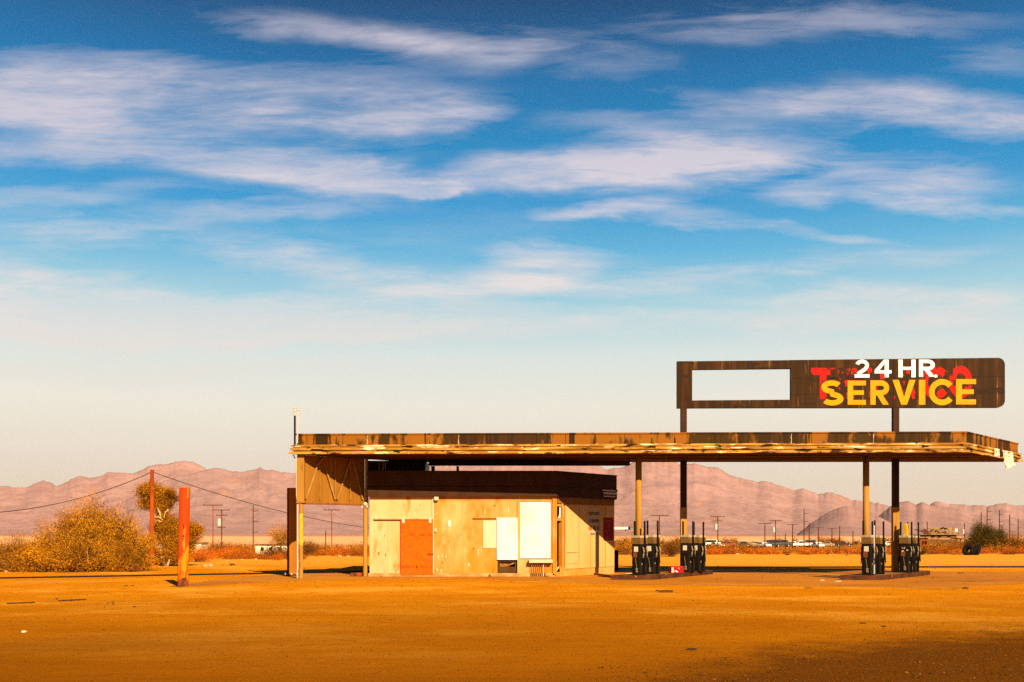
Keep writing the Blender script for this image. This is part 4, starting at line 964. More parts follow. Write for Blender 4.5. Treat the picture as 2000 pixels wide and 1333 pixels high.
# big mesquite on the left, built from several lobes
def big_bush():
    Y = 44.5; x = at(165,1000,Y).x; t = thing('mesquite_bush', 'huge feathery golden mesquite bush at the left', 'bush', (x,Y,0))
    rnd = random.Random(31); mb = MB(); br = []
    k = Y/F
    for px, rxp, top, yy, nb in ((178,44,958,Y+.2,44),(130,36,985,Y+.2,30),(228,40,978,Y+.1,34),(170,62,970,Y,60),(120,70,1012,Y-.4,50),(215,60,1000,Y+.3,46),(262,42,1010,Y+.2,30),(80,50,1042,Y-.3,34),(250,52,1052,Y-.6,36),(165,90,1040,Y-1.1,60),(150,40,985,Y+.6,24),(205,36,982,Y-.2,22)):
        h = CAMH+(HY-top)*k; leaves_mesh(mb, rnd, rxp*k*1.12, rxp*k*.85, h*1.10, int(nb*2.6), 170, .115, .017, c=((px-1000)*k, yy, 0), branches=br, tuft=.125, droop=.14, lo=.25, mix=(.60,.30,.10))
    mb.build('foliage', [MT['leaf_gold'], MT['leaf_olive'], MT['leaf_dark']], t)
    b = MB()
    for p in br[::5]: b.tube(p, [.035,.028,.018,.008], 5)
    b.tube([at(172,1098,Y-1.9), at(170,1075,Y-1.7), at(178,1060,Y-1.6), at(170,1050,Y-1.4)], [.06,.05,.04,.02], 7)
    b.build('stems', MT['bark'], t)
big_bush()
shrub('scrub_bush','low olive scrub bush at the left edge, beside the huge mesquite','bush',28,44.0,1.9,1.2,1.75,'leaf_olive',60,60,.18,.03,41,tuft=.16)
shrub('scrub_bush','low olive scrub bush partly off the left edge','bush',-50,43.0,1.6,1.2,1.6,'leaf_olive',50,50,.18,.03,42,tuft=.16)
def dead_pile(px, py, wpx, hpx, seed, label, mat='leaf_orange'):
    Y = CAMH*F/(py-HY); k = Y/F; rnd = random.Random(seed); p = at(px,py,Y); t = thing('dead_branches', label, 'dead branches', (p.x,Y,0))
    b = MB()
    for q in range(70):
        a = Vector((p.x+rnd.gauss(0,.28)*wpx*k, Y+rnd.uniform(-.5,.5), rnd.uniform(0,.3)*hpx*k)); d = Vector((rnd.uniform(-1,1)*.9, rnd.uniform(-.5,.5), rnd.uniform(.0,1)*.9))*hpx*k*rnd.uniform(.3,.8)
        b.tube([a, a+d*.5+Vector((0,0,.06)), a+d], [.02,.014,.006], 5)
    b.build('branches', MT['bark'], t)
    mb = MB(); leaves_mesh(mb, rnd, wpx*k*.5, .7, hpx*k*.9, 40, 30, .16, .02, c=(p.x,Y,0), tuft=.2); mb.build('twigs', MT[mat], t)
dead_pile(205,1114,95,36,51,'rust-coloured heap of dead branches at the foot of the huge mesquite')
dead_pile(120,1116,60,26,52,'smaller rust-coloured heap of dead branches left of the other heap')
# tree wrapped round the leaning pole
def pole_tree():
    Y = 51.5; k = Y/F; x = at(312,1000,Y).x; t = thing('mesquite_tree', 'ragged mesquite tree with bleached broken limbs beside the orange pole', 'tree', (x,Y,0))
    rnd = random.Random(61); mb = MB(); br = []
    for px, py, rp, n in ((300,972,18,16),(287,966,13,10),(293,957,11,8),(318,968,12,9),(327,978,11,8),(306,988,17,12),(285,988,12,7),(318,994,12,8),(333,966,7,4),(340,1040,22,16),(327,1052,18,10),(318,1058,13,7),(360,1042,18,12),(377,1037,13,7),(388,1040,9,4),(352,1060,20,12),(338,1070,13,6),(372,1056,14,7),(306,1032,9,4),(330,1028,14,8),(318,1012,11,8),(312,1040,10,6),(345,1078,16,10),(362,1072,14,8),(330,1084,12,7),(352,1092,13,6)):
        p = at(px,py,Y); leaves_mesh(mb, rnd, rp*k*1.75, rp*k*1.3, rp*k*1.35, n*4, 90, .12, .018, c=(p.x,Y+rnd.uniform(-.3,.3),p.z), branches=br, tuft=.42, lo=.1, zmin=-9, mix=(.55,.33,.12))
        leaves_mesh(mb, rnd, rp*k*1.4, rp*k, -rp*k*.95, n*3, 70, .12, .018, c=(p.x,Y,p.z+.1), tuft=.42, lo=.1, zmin=-9, mix=(.55,.35,.1))
    # keep the crown where it was laid (the generator lifts low leaves to its own base)
    mb.build('crown', [MT['leaf_gold'], MT['leaf_olive'], MT['leaf_dark']], t)
    b = MB(); P3 = lambda px, py, d=0: at(px,py,Y+d)
    tr = [(x+.3,Y,-.05), P3(327,1080), P3(322,1050), P3(318,1025), P3(308,995)]
    b.tube(tr, [.11,.09,.07,.05,.03], 8)
    for a, c_ in (((322,1050),(345,1045)),((318,1028),(300,985)),((324,1060),(365,1050)),((312,1010),(325,975))): b.tube([P3(*a), P3((a[0]+c_[0])/2,(a[1]+c_[1])/2-3), P3(*c_)], [.05,.035,.015], 6)
    b.build('trunk', MT['bark'], t)
    for pts in (((300,1010),(311,1011),(318,1016)),((309,1017),(316,1021)),((307,992),(312,1002),(314,1012)),((329,996),(323,1001),(320,1012)),((313,1074),(320,1081),(325,1092)),((340,1083),(332,1078),(326,1078)),((315,1090),(322,1086)),((327,1106),(331,1092),(335,1080))):
        q = [P3(px,py,-.3) for px,py in pts]; b = MB(); b.tube(q, [.05]+[.04]*(len(q)-2)+[.025], 6); b.build('broken_limb', MT['dead'], t)
pole_tree()
# individual bushes further off
shrub('desert_tree','rounded yellow tree behind the white house, left of the steel casing','tree',548,150,3.0,2.6,2.6+.9,'leaf_gold',46,60,.34,.07,71,base=1.4,tuft=.2)
shrub('scrub_bush','dark bush left of the steel casing, in front of the white house','bush',532,68,1.0,.9,1.15,'leaf_dark',40,46,.16,.035,72,tuft=.2)
shrub('scrub_bush','second dark bush in front of the white house, nearest the steel casing','bush',556,69,.9,.9,1.1,'leaf_dark',38,46,.16,.035,73,tuft=.2)
shrub('scrub_bush','small dark bush seen between the two left canopy columns, by the yellow band','bush',602,80,1.0,.9,1.5,'leaf_dark',36,46,.18,.04,74,tuft=.2)
shrub('scrub_bush','dark bush left of the small tan truck','bush',664,92,1.1,.9,1.0,'leaf_olive',36,40,.18,.04,75,tuft=.2)
shrub('scrub_bush','dark bush just right of the tall pipe post','bush',428,84,1.2,1,1.2,'leaf_dark',36,44,.18,.04,76,tuft=.2)
shrub('scrub_bush','dark bush below the transformer pole','bush',450,92,1.3,1,1.1,'leaf_olive',36,44,.18,.04,77,tuft=.2)
shrub('scrub_bush','dark bush in the shade behind the ragged mesquite tree','bush',300,58,1.0,.8,1.15,'leaf_dark',36,44,.16,.035,78,tuft=.2)
shrub('desert_tree','tall yellow bush behind the first front column by the pumps','tree',1256,120,2.1,1.8,2.9,'leaf_gold',46,55,.3,.06,79,tuft=.2)
shrub('scrub_bush','dark creosote bush between the two pump groups of the first island','bush',1312,76,1.25,1,1.45,'leaf_dark',50,52,.18,.032,80,tuft=.17)
shrub('scrub_bush','brown bush right of the building by the bollard','bush',1218,86,1.3,1,1.3,'leaf_olive',44,46,.18,.04,81,tuft=.2)
shrub('scrub_bush','low dark bush at the foot of the red shed','bush',1800,86,1.0,.8,.75,'leaf_dark',34,40,.16,.035,82,tuft=.2)
shrub('pine_tree','dark green rounded tree at the right, in front of the power poles','tree',1923,125,2.3,2.0,3.6,'leaf_green',150,90,.26,.075,83,tuft=.17,base=.3)
shrub('pine_tree','smaller dark green tree touching the right side of the rounded one','tree',1953,126,1.1,1.1,3.0,'leaf_green',70,80,.26,.075,84,tuft=.2,base=.3)
shrub('tamarisk_tree','rust-brown tree at the right edge','tree',1980,122,2.0,1.8,2.35,'leaf_brown',60,60,.28,.05,85,tuft=.2)
shrub('scrub_bush','olive bush between the ruined shed and the dark green tree','bush',1890,150,2.6,1.6,2.1,'leaf_olive',46,50,.28,.06,86,tuft=.2)
shrub('scrub_bush','small dark green bush left of the ruined shed','bush',1794,190,1.1,1.0,2.6,'leaf_green',26,36,.3,.08,87,tuft=.24)
shrub('scrub_bush','dark brush along the foot of the rust-brown tree','bush',1975,100,1.5,1.0,1.1,'leaf_dark',36,40,.2,.045,88,tuft=.2)
shrub('scrub_bush','orange shrub at the near end of the sand bank, right of the pole tree','bush',385,60,1.1,.8,.9,'leaf_orange',40,44,.16,.03,89,tuft=.2)
shrub('scrub_bush','thin dead shrub standing on the sand left of the right-hand pumps','bush',1655,82,.55,.4,1.1,'leaf_orange',14,14,.16,.02,90,tuft=.12)

def brush(name, label, mat, rows, seed, ll, lw, nb, nl, mixw=(.66,.22,.12)):
    mb = MB(); rnd = random.Random(seed)
    for px0, px1, Y0, Y1, h0, h1, n in rows:
        for i in range(n):
            px = rnd.uniform(px0, px1); t = rnd.random(); Y = Y0+(Y1-Y0)*t; x = (px-1000)/F*Y; h = rnd.uniform(h0, h1)
            leaves_mesh(mb, rnd, h*rnd.uniform(.9,1.5), h*.9, h, nb, int(nl*1.6), ll*.68*Y/85, lw*.68*Y/85, c=(x, Y, gz(x,Y)), tuft=.3, lo=.1, mix=mixw)
    return tag(mb.build(name, [MT[q] for q in mat]), label, kind='stuff')
brush('dry_brush', 'belt of low rust-orange dry brush beyond the sand', ('leaf_orange','leaf_olive','leaf_dark'),
      [(380,492,66,78,.55,1.05,34),(492,590,64,72,.35,.6,18),(575,730,78,92,.5,.95,34),(730,1190,84,100,.5,.9,30),(1190,1300,86,98,.5,.9,20),(1340,1700,86,97,.42,.72,80),(1700,2120,86,97,.5,.85,64),(-120,60,47,56,.4,.7,10),(255,345,55,60,.3,.6,12)], 101, .17, .035, 16, 22)
brush('desert_scrub', 'far belt of olive desert scrub behind the orange brush', ('leaf_olive','leaf_dark','leaf_gold'),
      [(-150,480,86,130,.9,1.7,80),(-150,480,130,200,1.4,2.2,30),(590,740,98,130,.7,1.5,34),(740,1200,110,230,.8,1.4,24),(1190,1345,96,140,.9,1.7,26),(1345,1420,150,240,.8,1.3,14),(1400,1480,104,130,.8,1.15,12),(1690,1790,104,150,.8,1.4,20),(1780,2150,104,150,.7,1.3,60),(1190,2100,300,380,1.8,3.0,70),(-150,740,230,320,2.0,3.2,50)], 102, .22, .06, 14, 18)

# ------------------------------------------------------------------ poles, wires
def pole(px, top, Y, kind, label, mat='wood', r=None):
    x = (px-1000)/F*Y; z0 = gz(x, Y); z1 = CAMH+(HY-top)/F*Y; k = Y/F
    r = r or max(.09, 1.15*k); t = thing('utility_pole', label, 'utility pole', (x,Y,z0), 'power poles across the desert')
    b = MB(); b.tube([(x,Y,z0-.3),(x,Y,z1)], [r, r*.75], 8); b.build('pole', MT[mat], t)
    def arm(dz, half):
        b = MB(); b.beam((x-half,Y-r,z1-dz),(x+half,Y-r,z1-dz), .09, .11); a = b.build('crossarm', MT['wood'], t)
        for f in (-.9,-.35,.35,.9): b = MB(); b.tube([(x+f*half,Y-r,z1-dz+.06),(x+f*half,Y-r,z1-dz+.2)], .025, 6); b.build('insulator', MT['wire'], a)
    if 'T' in kind: arm(.12, 1.25 if 'w' not in kind else 1.45)
    if 'd' in kind: arm(.9, .8)
    if 'x' in kind: b = MB(); b.tube([(x-r-.25,Y-.1,z1-2.4),(x-r-.25,Y-.1,z1-1.4)], .26, 10); b.build('transformer', MT['galv'], t)
    if 'x' in kind and 'm' in kind: arm(2.7, .6)
    if 's' in kind:
        for dz in (.9,2.4,4.0): b = MB(); b.beam((x,Y-r,z1-dz),(x+.75,Y-r,z1-dz+.05), .1, .1); b.build('side_arm', MT['wood'], t)
    return t
pole(297,918,51,'','tall orange weathered pole at the left, carrying a sagging cable','woodred',r=.13)
pole(416,985.5,150,'Tw','tan pole with a wide single crossarm, left of the transformer pole','woodred')
pole(433,995,150,'Tdxm','short pole with a white transformer and two crossarms','wood')
pole(494.5,987,150,'s','bare dark pole with small side arms above the white house')
pole(648,995,160,'T','pole with one crossarm seen between the two left canopy columns','woodred')
pole(636,1037,180,'','short bare stub left of the pole between the left columns')
pole(1288,1006,170,'Tw','pole with a wide crossarm behind the pumps by the building')
pole(1402,1008,180,'Tdx','pole with double crossarm and transformer right of the first pump island')
pole(1494,1022,200,'T','shorter pole with a crossarm, left of the next transformer pole')
pole(1514.5,1016,200,'Tx','pole with a crossarm and hanging white transformer above the junk cars')
pole(1534,1043,190,'','short stub right of the transformer pole above the junk cars')
pole(1548,1024,230,'T','thin pole between the transformer pole and the tallest pole')
pole(1570.5,994,190,'s','tallest dark pole above the junk cars, with side arms')
pole(1580.5,1022,260,'s','thin pole just right of the tallest pole')
pole(1598.5,1030,240,'T','short pole with crossarm right of the tallest pole')
pole(1625,1032,300,'T','faint thin pole with crossarm left of the right-hand island')
pole(1640,1027,210,'','bare dark pole left of the right-hand pumps')
pole(1666,1037,320,'','faint short pole close to the right-hand pumps')
pole(1811,1019,185,'','bare thin pole at the left wall of the ruined shed')
pole(1884,1022,230,'x','short pole with a white transformer behind the olive bush')
pole(1916.5,1001,200,'','stout bare pole rising behind the green tree')
pole(1928,991,200,'s','tall pole with side arms rising behind the green tree')
pole(1952,997,215,'s','pole with side arms above the smaller green tree')
pole(1972,1005,240,'s','pole with side arms above the rust-brown tree')
pole(1988.5,1013,265,'s','rightmost pole, thin, with side arms')
def sag(p0, p1, dip, n=28):
    return [Vector(p0).lerp(Vector(p1), i/n)-Vector((0,0,dip*4*(i/n)*(1-i/n))) for i in range(n+1)]
pt = at(297,922,51)
b = MB(); 
b.tube(sag(at(-260,990,42), pt, 1.0), .018, 5)
tag(b.build('power_cable', MT['wire']), 'black cable sagging from the orange pole to the left', 'cable')
b = MB(); b.tube(sag(pt, at(1010,1035,75), 1.35), .018, 5)
tag(b.build('power_cable', MT['wire']), 'black cable sagging from the orange pole rightwards behind the station', 'cable')

# ------------------------------------------------------------------ far buildings, tyres, junk cars
def house(name, label, px0, px1, top, Y, depth, mat, roofmat, wins=(), roof_over=.25, slope=0, cat='house'):
    k = Y/F; x0, x1 = (px0-1000)*k, (px1-1000)*k; z1 = CAMH+(HY-top)*k; z0 = gz((x0+x1)/2, Y)-.2
    t = thing(name, label, cat, ((x0+x1)/2, Y, z0))
    b = MB(); b.box(x0,x1,Y,Y+depth,z0,z1-.02); b.build('wall', mat, t)
    b = MB(); b.hexa([(x0-roof_over,Y-roof_over,z1-.02),(x1+roof_over,Y-roof_over,z1-.02),(x1+roof_over,Y+depth+.2,z1-.02+slope),(x0-roof_over,Y+depth+.2,z1-.02+slope),(x0-roof_over,Y-roof_over,z1+.16),(x1+roof_over,Y-roof_over,z1+.16),(x1+roof_over,Y+depth+.2,z1+.16+slope),(x0-roof_over,Y+depth+.2,z1+.16+slope)]); b.build('roof', roofmat, t)
    for a, c_, yt, yb in wins:
        f = MB(); f.box((a-1000)*k,(c_-1000)*k,Y-.06,Y+.02,CAMH+(HY-yb)*k,CAMH+(HY-yt)*k); f.build('window', MT['hole'], t)
    return t
h_ = house('white_house','low white flat-roofed house with dark windows left of the steel casing',499,580,1065,215,6,MT['stucco'],MT['ruinwood'],[(509,515,1069,1077),(526,532,1069,1076),(542,549,1069,1076)])
t = house('white_trailer','long white trailer behind the ragged mesquite tree and the tall pipe post',291,392,1062,130,3,MT['stucco'],MT['tin'],[(352,357,1066,1072)],.1,cat='trailer')
house('red_shed','small dark red shed with a pale tin roof left of the ruined shed',1788,1812,1051,150,4,MT['shedred'],MT['tin'],[(1801,1804,1057,1064),(1806,1810,1057,1064)],.3)
def ruin():
    Y = 165; k = Y/F; t = thing('ruined_shed', 'ruined long shed with collapsed skeletal roof at the right', 'shed', (at(1845,1060,Y).x, Y, gz(at(1845,1060,Y).x, Y)))
    P = lambda px, py, d=0: at(px, py, Y+d)
    b = MB(); a, c_ = P(1812,1060), P(1870,1060); z0 = gz(a.x,Y)-.2
    zt_ = P(0,1045).z; b.box(a.x,c_.x,Y+.3,Y+.5,z0,zt_); b.box(a.x,a.x+.2,Y+.5,Y+6,z0,zt_); b.box(c_.x-.2,c_.x,Y+.5,Y+6,z0,zt_); b.build('wall', MT['ruinwood'], t)
    b = MB(); b.box(a.x+.02,c_.x-.3,Y+.2,Y+.29,P(0,1054.5).z,P(0,1050.5).z); b.build('pale_band', MT['tin'], t)
    b = MB()
    for px0,px1,py0,py1 in ((1820,1826,1046,1050),(1834,1839,1046,1050),(1852,1857,1045.5,1050)): b.box(P(px0,0).x,P(px1,0).x,Y+.22,Y+.29,P(0,py1).z,P(0,py0).z)
    b.build('opening', MT['hole'], t)
    b = MB(); n = 8; rnd = random.Random(9)    # sagging roof sheet behind the rafters
    grid = [[(P(1813+55*i/n,0).x, Y+1.5+4*j/3, P(0,1043.5-9.5*j/3-(2.5*math.sin(i*1.3+j)))[2]) for i in range(n+1)] for j in range(4)]
    for j in range(3):
        for i in range(n):
            if rnd.random() < .62: b.quad(grid[j][i],grid[j][i+1],grid[j+1][i+1],grid[j+1][i])
    o = b.build('roof_sheet', MT['ruinwood'], t); o.modifiers.new('thick','SOLIDIFY').thickness = .08
    b = MB()
    for p, q in (((1812,1044),(1843,1031)),((1840,1030.5),(1872,1043)),((1813,1033),(1870,1033)),((1832,1041),(1845,1034)),((1845,1033),(1852,1043)),((1853,1033),(1856,1043)),((1822,1033),(1830,1043)),((1862,1033),(1862,1043)),((1813,1043.5),(1872,1043.5)),((1826,1036),(1836,1043)),((1869.5,1033),(1870,1043))):
        b.beam(P(*p), P(*q), .16, .22)
    b.build('rafter', MT['tin'], t)
    b = MB(); b.box(P(1864.5,0).x,P(1869.5,0).x,Y-.15,Y-.1,P(0,1039).z,P(0,1033).z); b.build('loose_panel', MT['stucco'], t)
ruin()
def shelter():
    Y = 130; k = Y/F; P = lambda px, py, d=0: at(px,py,Y+d); x0, x1 = P(1876,0).x, P(1920,0).x; z = P(0,1053).z; zg = gz(x0,Y)
    t = thing('flat_shelter','long low flat-roofed shelter right of the ruined shed','shelter',((x0+x1)/2,Y,zg))
    b = MB(); b.hexa([(x0,Y,z),(x1,Y,z-.1),(x1,Y+3,z-.1),(x0,Y+3,z),(x0,Y,z+.12),(x1,Y,z+.06),(x1,Y+3,z+.06),(x0,Y+3,z+.12)]); b.build('roof', MT['tin'], t)
    b = MB(); b.box(x0+1,x1-.1,Y+.2,Y+.3,P(0,1056.5).z,P(0,1055).z); b.build('lower_rail', MT['tin'], t)
    for f in (.03,.5,.97):
        b = MB(); x = x0+(x1-x0)*f; b.box(x-.05,x+.05,Y+.1,Y+.2,zg-.2,z); b.build('post', MT['ruinwood'], t)
shelter()
# tyres
def tyre(px, py, Y, R0, wd, rz, tilt, label):
    p = at(px,py,Y); t = thing('tractor_tyre', label, 'tyre', (p.x,Y,gz(p.x,Y)), 'big tyres propped on the sand')
    b = MB(); n = 40; pr = [(R0*.40,-wd*.3),(R0*.5,-wd*.5),(R0*.86,-wd*.52),(R0*.97,-wd*.42),(R0,-wd*.2),(R0,wd*.2),(R0*.97,wd*.42),(R0*.86,wd*.52),(R0*.5,wd*.5),(R0*.40,wd*.3)]
    m = len(pr)
    for i in range(n):
        a = 2*math.pi*i/n
        for r, y in pr: b.v.append((r*math.cos(a), y, r*math.sin(a)))
    for i in range(n):
        for j in range(m): q = (i+1) % n; b.f.append((i*m+j, i*m+(j+1)%m, q*m+(j+1)%m, q*m+j))
    o = b.build('tyre_body', MT['rubber'], None, smooth=True); o.parent = t; o.rotation_euler = (tilt, 0, 0); o.location = (0,0,R0*.80*math.cos(tilt))
    b = MB()
    for i in range(n):
        a = 2*math.pi*i/n
        for s in (-1,1):
            c = Vector((R0*1.0*math.cos(a+s*.03), s*wd*.2, R0*1.0*math.sin(a+s*.03))); d = Vector((-math.sin(a),0,math.cos(a))); b.beam(c-Vector((0,s*wd*.16,0))+d*.03, c+Vector((0,s*wd*.18,0))-d*.03, .05, .05, tuple((math.cos(a),0,math.sin(a))))
    o2 = b.build('tread', MT['rubber'], None); o2.parent = o
tyre(1892.5,1083,84,.47,.46,0,R(-20),'left one of the two big black tyres leaning together')
tyre(1907.5,1083,84.1,.46,.44,0,R(20),'right one of the two big black tyres leaning together')
for o in bpy.data.objects:
    if o.name.startswith('tractor_tyre'): o.rotation_euler = (0,0,R(-52) if o['label'].startswith('left') else R(58))

def car(px, Y, kind, mat, label, rz=0, wheelless=False):
    x = (px-1000)/F*Y; t = thing('junk_car' if kind != 'pickup' else 'pickup_truck', label, 'car' if kind != 'pickup' else 'truck', (x,Y,gz(x,Y)), 'junk cars in the desert', rz)
    L, H, W = {'sedan':(4.6,1.42,1.75),'van':(4.8,1.95,1.9),'pickup':(5.2,1.75,1.9)}[kind]
    if kind == 'sedan': body = [(-L/2,.35),(-L/2,.85),(-L*.32,.92),(L*.30,.90),(L/2,.75),(L/2,.35)]; cab = [(-L*.34,.91),(-L*.22,H),(L*.08,H),(L*.22,.91)]
    elif kind == 'van': body = [(-L/2,.4),(-L/2,1.1),(L*.36,1.1),(L/2,.95),(L/2,.4)]; cab = [(-L*.49,1.1),(-L*.46,H),(L*.22,H),(L*.36,1.1)]
    else: body = [(-L/2,.5),(-L/2,1.08),(L*.34,1.08),(L/2,1.0),(L/2,.5)]; cab = [(-L*.06,1.08),(-L*.03,H),(L*.16,H),(L*.27,1.08)]
    def ext(pr, w): 
        b = MB(); m = len(pr); b.v += [(a,-w,z) for a,z in pr]+[(a,w,z) for a,z in pr]; b.f.append(tuple(range(m))); b.f.append(tuple(reversed(range(m,2*m))))
        for i in range(m): b.f.append(((i+1)%m, i, m+i, m+(i+1)%m))
        return b
    def kid(b, n, m, par, bev=0): o = b.build(n, m, None, bev); o.parent = par; return o
    bd = kid(ext(body, W/2), 'body', mat, t, .06); kid(ext(cab, W/2-.1), 'cabin', mat, bd, .05)
    cx = sum(a for a,z in cab)/4; cz = (cab[0][1]+H)/2
    b = MB()
    lx0, lx1 = cab[0][0]*.82+cx*.18, cab[3][0]*.82+cx*.18
    for s in (-1,1):
        b.quad((lx0,s*(W/2-.095),cab[0][1]+.06),(lx1,s*(W/2-.095),cab[0][1]+.06),(cab[2][0]*.9+cx*.1,s*(W/2-.095),H-.1),(cab[1][0]*.9+cx*.1,s*(W/2-.095),H-.1))
    b.quad((cab[3][0]+.012,-W/2+.2,cab[3][1]+.05),(cab[3][0]+.012,W/2-.2,cab[3][1]+.05),(cab[2][0]+.03,W/2-.22,H-.08),(cab[2][0]+.03,-W/2+.22,H-.08))
    kid(b, 'window', MT['glass'], bd)
    if not wheelless:
        for wx in (-L*.31, L*.31):
            for s in (-1,1):
                b = MB(); b.tube([(wx,s*(W/2-.2),.33),(wx,s*(W/2+.01),.33)], .33, 14); o = kid(b, 'wheel', MT['rubber'], t)
                b = MB(); b.tube([(wx,s*(W/2+.012),.33),(wx,s*(W/2+.02),.33)], .18, 10); kid(b, 'rim', MT['galv'], o)
    return t
car(676,255,'pickup',MT['carwhite'],'small pale truck seen between the left canopy columns',R(-75))
car(1385,290,'van',MT['carwhite'],'white van, leftmost of the junk vehicles',R(170))
car(1400,250,'sedan',MT['carwhite'],'pale car nosing out in front of the white van',R(-70))
car(1425,285,'sedan',MT['carred'],'dark red car right of the leftmost white van',R(12))
car(1450,290,'sedan',MT['cardark'],'black car in the gap between the van and the transformer poles',R(175))
car(1478,290,'sedan',MT['cartan'],'tan car under the shorter pole with the crossarm',R(8))
car(1490,265,'sedan',MT['carwhite'],'white sedan left of the two black vans',R(-60))
car(1508,280,'van',MT['cardark'],'black van, first of two, under the hanging transformer',R(186))
car(1528,285,'van',MT['cardark'],'black van, second of two, right of the hanging transformer',R(4))
car(1550,290,'sedan',MT['carwhite'],'white car between the second black van and the white pickup',R(-30))
car(1567,270,'pickup',MT['carwhite'],'white pickup under the tallest pole',R(176))
car(1584,290,'van',MT['cartan'],'tan van behind the white pickup',R(5))
car(1597,262,'sedan',MT['carwhite'],'white sedan facing the camera right of the white pickup',R(-82))
car(1613,285,'sedan',MT['cartan'],'tan sedan at the right of the junk row',R(170))
car(1648,290,'sedan',MT['cardark'],'black car near the right-hand pumps',R(-12))
car(1735,285,'sedan',MT['carwhite'],'white car seen between the two right-hand pump groups',R(15))

# stones and litter along the foot of the brush
rnd = random.Random(77)
for i, (px, py, w_) in enumerate(((12,1118,8),(22,1116,6),(150,1117,7),(172,1114,16),(190,1112,10),(245,1115,9),(262,1114,7),(275,1112,10),(402,1108,14),(412,1106,8),(445,1098,7),(472,1095,7),(500,1093,5),(663,1087,10),(621,1098,6),(680,1087,6),(1226,1082,6),(1312,1082,5),(1440,1082,6),(1500,1083,4),(1620,1084,6),(1862,1081,10),(1875,1081,7),(1947,1079,5))):
    Y = CAMH*F/(py-HY); w = w_/F*Y; p = at(px,py,Y); b = MB(); b.sphere((p.x,Y,gz(p.x,Y)+w*.14), w*.5, 6, .5)
    for j, v in enumerate(b.v): b.v[j] = tuple(Vector(v)+Vector((rnd.uniform(-.1,.1)*w, rnd.uniform(-.1,.1)*w, rnd.uniform(-.03,.05)*w)))
    o = b.build('pale_stone', MT['stone'] if i % 3 else MT['paper']); tag(o, 'pale stone among the litter along the foot of the brush', 'stone', 'stones along the brush')

# ------------------------------------------------------------------ air
HAZE = 2.4e-5
if HAZE:
    b = MB(); b.box(-13500,13500,-120,14500,-6,760); m = bpy.data.materials.new('haze_air'); m.use_nodes = True; nt = m.node_tree; nt.nodes.clear()
    ou = nt.nodes.new('ShaderNodeOutputMaterial'); v = nt.nodes.new('ShaderNodeVolumePrincipled'); v.inputs['Density'].default_value = HAZE; v.inputs['Color'].default_value = (.92,.82,.74,1); v.inputs['Anisotropy'].default_value = .62
    nt.links.new(v.outputs[0], ou.inputs['Volume']); tag(b.build('haze', m), 'thin dusty haze over the desert', kind='stuff')

# ------------------------------------------------------------------ sun, sky, camera
Ldir = Vector((-.44, 1, -.65)).normalized()
sl = bpy.data.lights.new('sun', 'SUN'); sl.energy = 5; sl.angle = R(.5); sl.color = (1.0,.77,.46)
so = bpy.data.objects.new('sun', sl); COL.objects.link(so); so.rotation_euler = Ldir.to_track_quat('-Z','Y').to_euler(); so.location = (20,-40,40)

w_ = bpy.data.worlds.new('World'); SC.world = w_; w_.use_nodes = True
nt = w_.node_tree; N, Lk = nt.nodes, nt.links; N.clear()
out = N.new('ShaderNodeOutputWorld'); bg = N.new('ShaderNodeBackground'); Lk.new(bg.outputs[0], out.inputs[0])
sky = N.new('ShaderNodeTexSky'); sky.sky_type = 'NISHITA'; sky.sun_disc = False; sky.sun_elevation = math.asin(-Ldir.z); sky.sun_rotation = math.atan2(-Ldir.x, -Ldir.y)
tc = N.new('ShaderNodeTexCoord'); sep = N.new('ShaderNodeSeparateXYZ'); Lk.new(tc.outputs['Generated'], sep.inputs[0])
def ma(op, a, b=None, c=None):
    n = N.new('ShaderNodeMath'); n.operation = op
    for i, v in enumerate((a, b, c)):
        if v is None: continue
        if isinstance(v, (int, float)): n.inputs[i].default_value = v
        else: Lk.new(v, n.inputs[i])
    return n.outputs[0]
def mr(s, a, b, c=0, d=1, smooth=False):
    r = N.new('ShaderNodeMapRange'); r.clamp = True
    if smooth: r.interpolation_type = 'SMOOTHSTEP'
    for i, v in zip((1,2,3,4), (a,b,c,d)): r.inputs[i].default_value = v
    Lk.new(s, r.inputs[0]); return r.outputs[0]
def mixc(fac, a, b, mode='MIX'):
    x = N.new('ShaderNodeMix'); x.data_type = 'RGBA'; x.blend_type = mode
    if isinstance(fac, (int, float)): x.inputs[0].default_value = fac
    else: Lk.new(fac, x.inputs[0])
    for s, v in ((x.inputs[6], a), (x.inputs[7], b)):
        if isinstance(v, tuple): s.default_value = (*v, 1)
        else: Lk.new(v, s)
    return x.outputs[2]
X, Y, Z = sep.outputs
ay = ma('MAXIMUM', ma('ABSOLUTE', Y), .06)
u = ma('DIVIDE', X, ay); v = ma('DIVIDE', Z, ay)          # bearing and elevation tangents
rp = N.new('ShaderNodeValToRGB'); rp.color_ramp.interpolation = 'LINEAR'
stops = [(1047,(255,224,192)),(1000,(252,226,196)),(900,(246,229,208)),(800,(246,238,220)),(700,(224,232,225)),(600,(170,213,224)),(500,(96,182,221)),(400,(40,152,209)),(300,(0,138,196)),(150,(0,110,168)),(0,(0,68,118)),(-500,(0,48,98))]
el = rp.color_ramp.elements
for i, (py, c) in enumerate(stops):
    e = el[i] if i < 2 else el.new(.5)
for i, (py, c) in enumerate(stops):
    t = (HY-py)/F; e = el[i]; e.position = min(1, math.sin(math.atan(t))); e.color = (*lin(*c), 1)
Lk.new(Z, rp.inputs[0])
K = 2**-EXPO
nish = mixc(1.0, sky.outputs[0], (.10,.10,.10), 'MULTIPLY')
clear = mixc(.97, nish, mixc(1.0, rp.outputs[0], (K,K,K), 'MULTIPLY'))
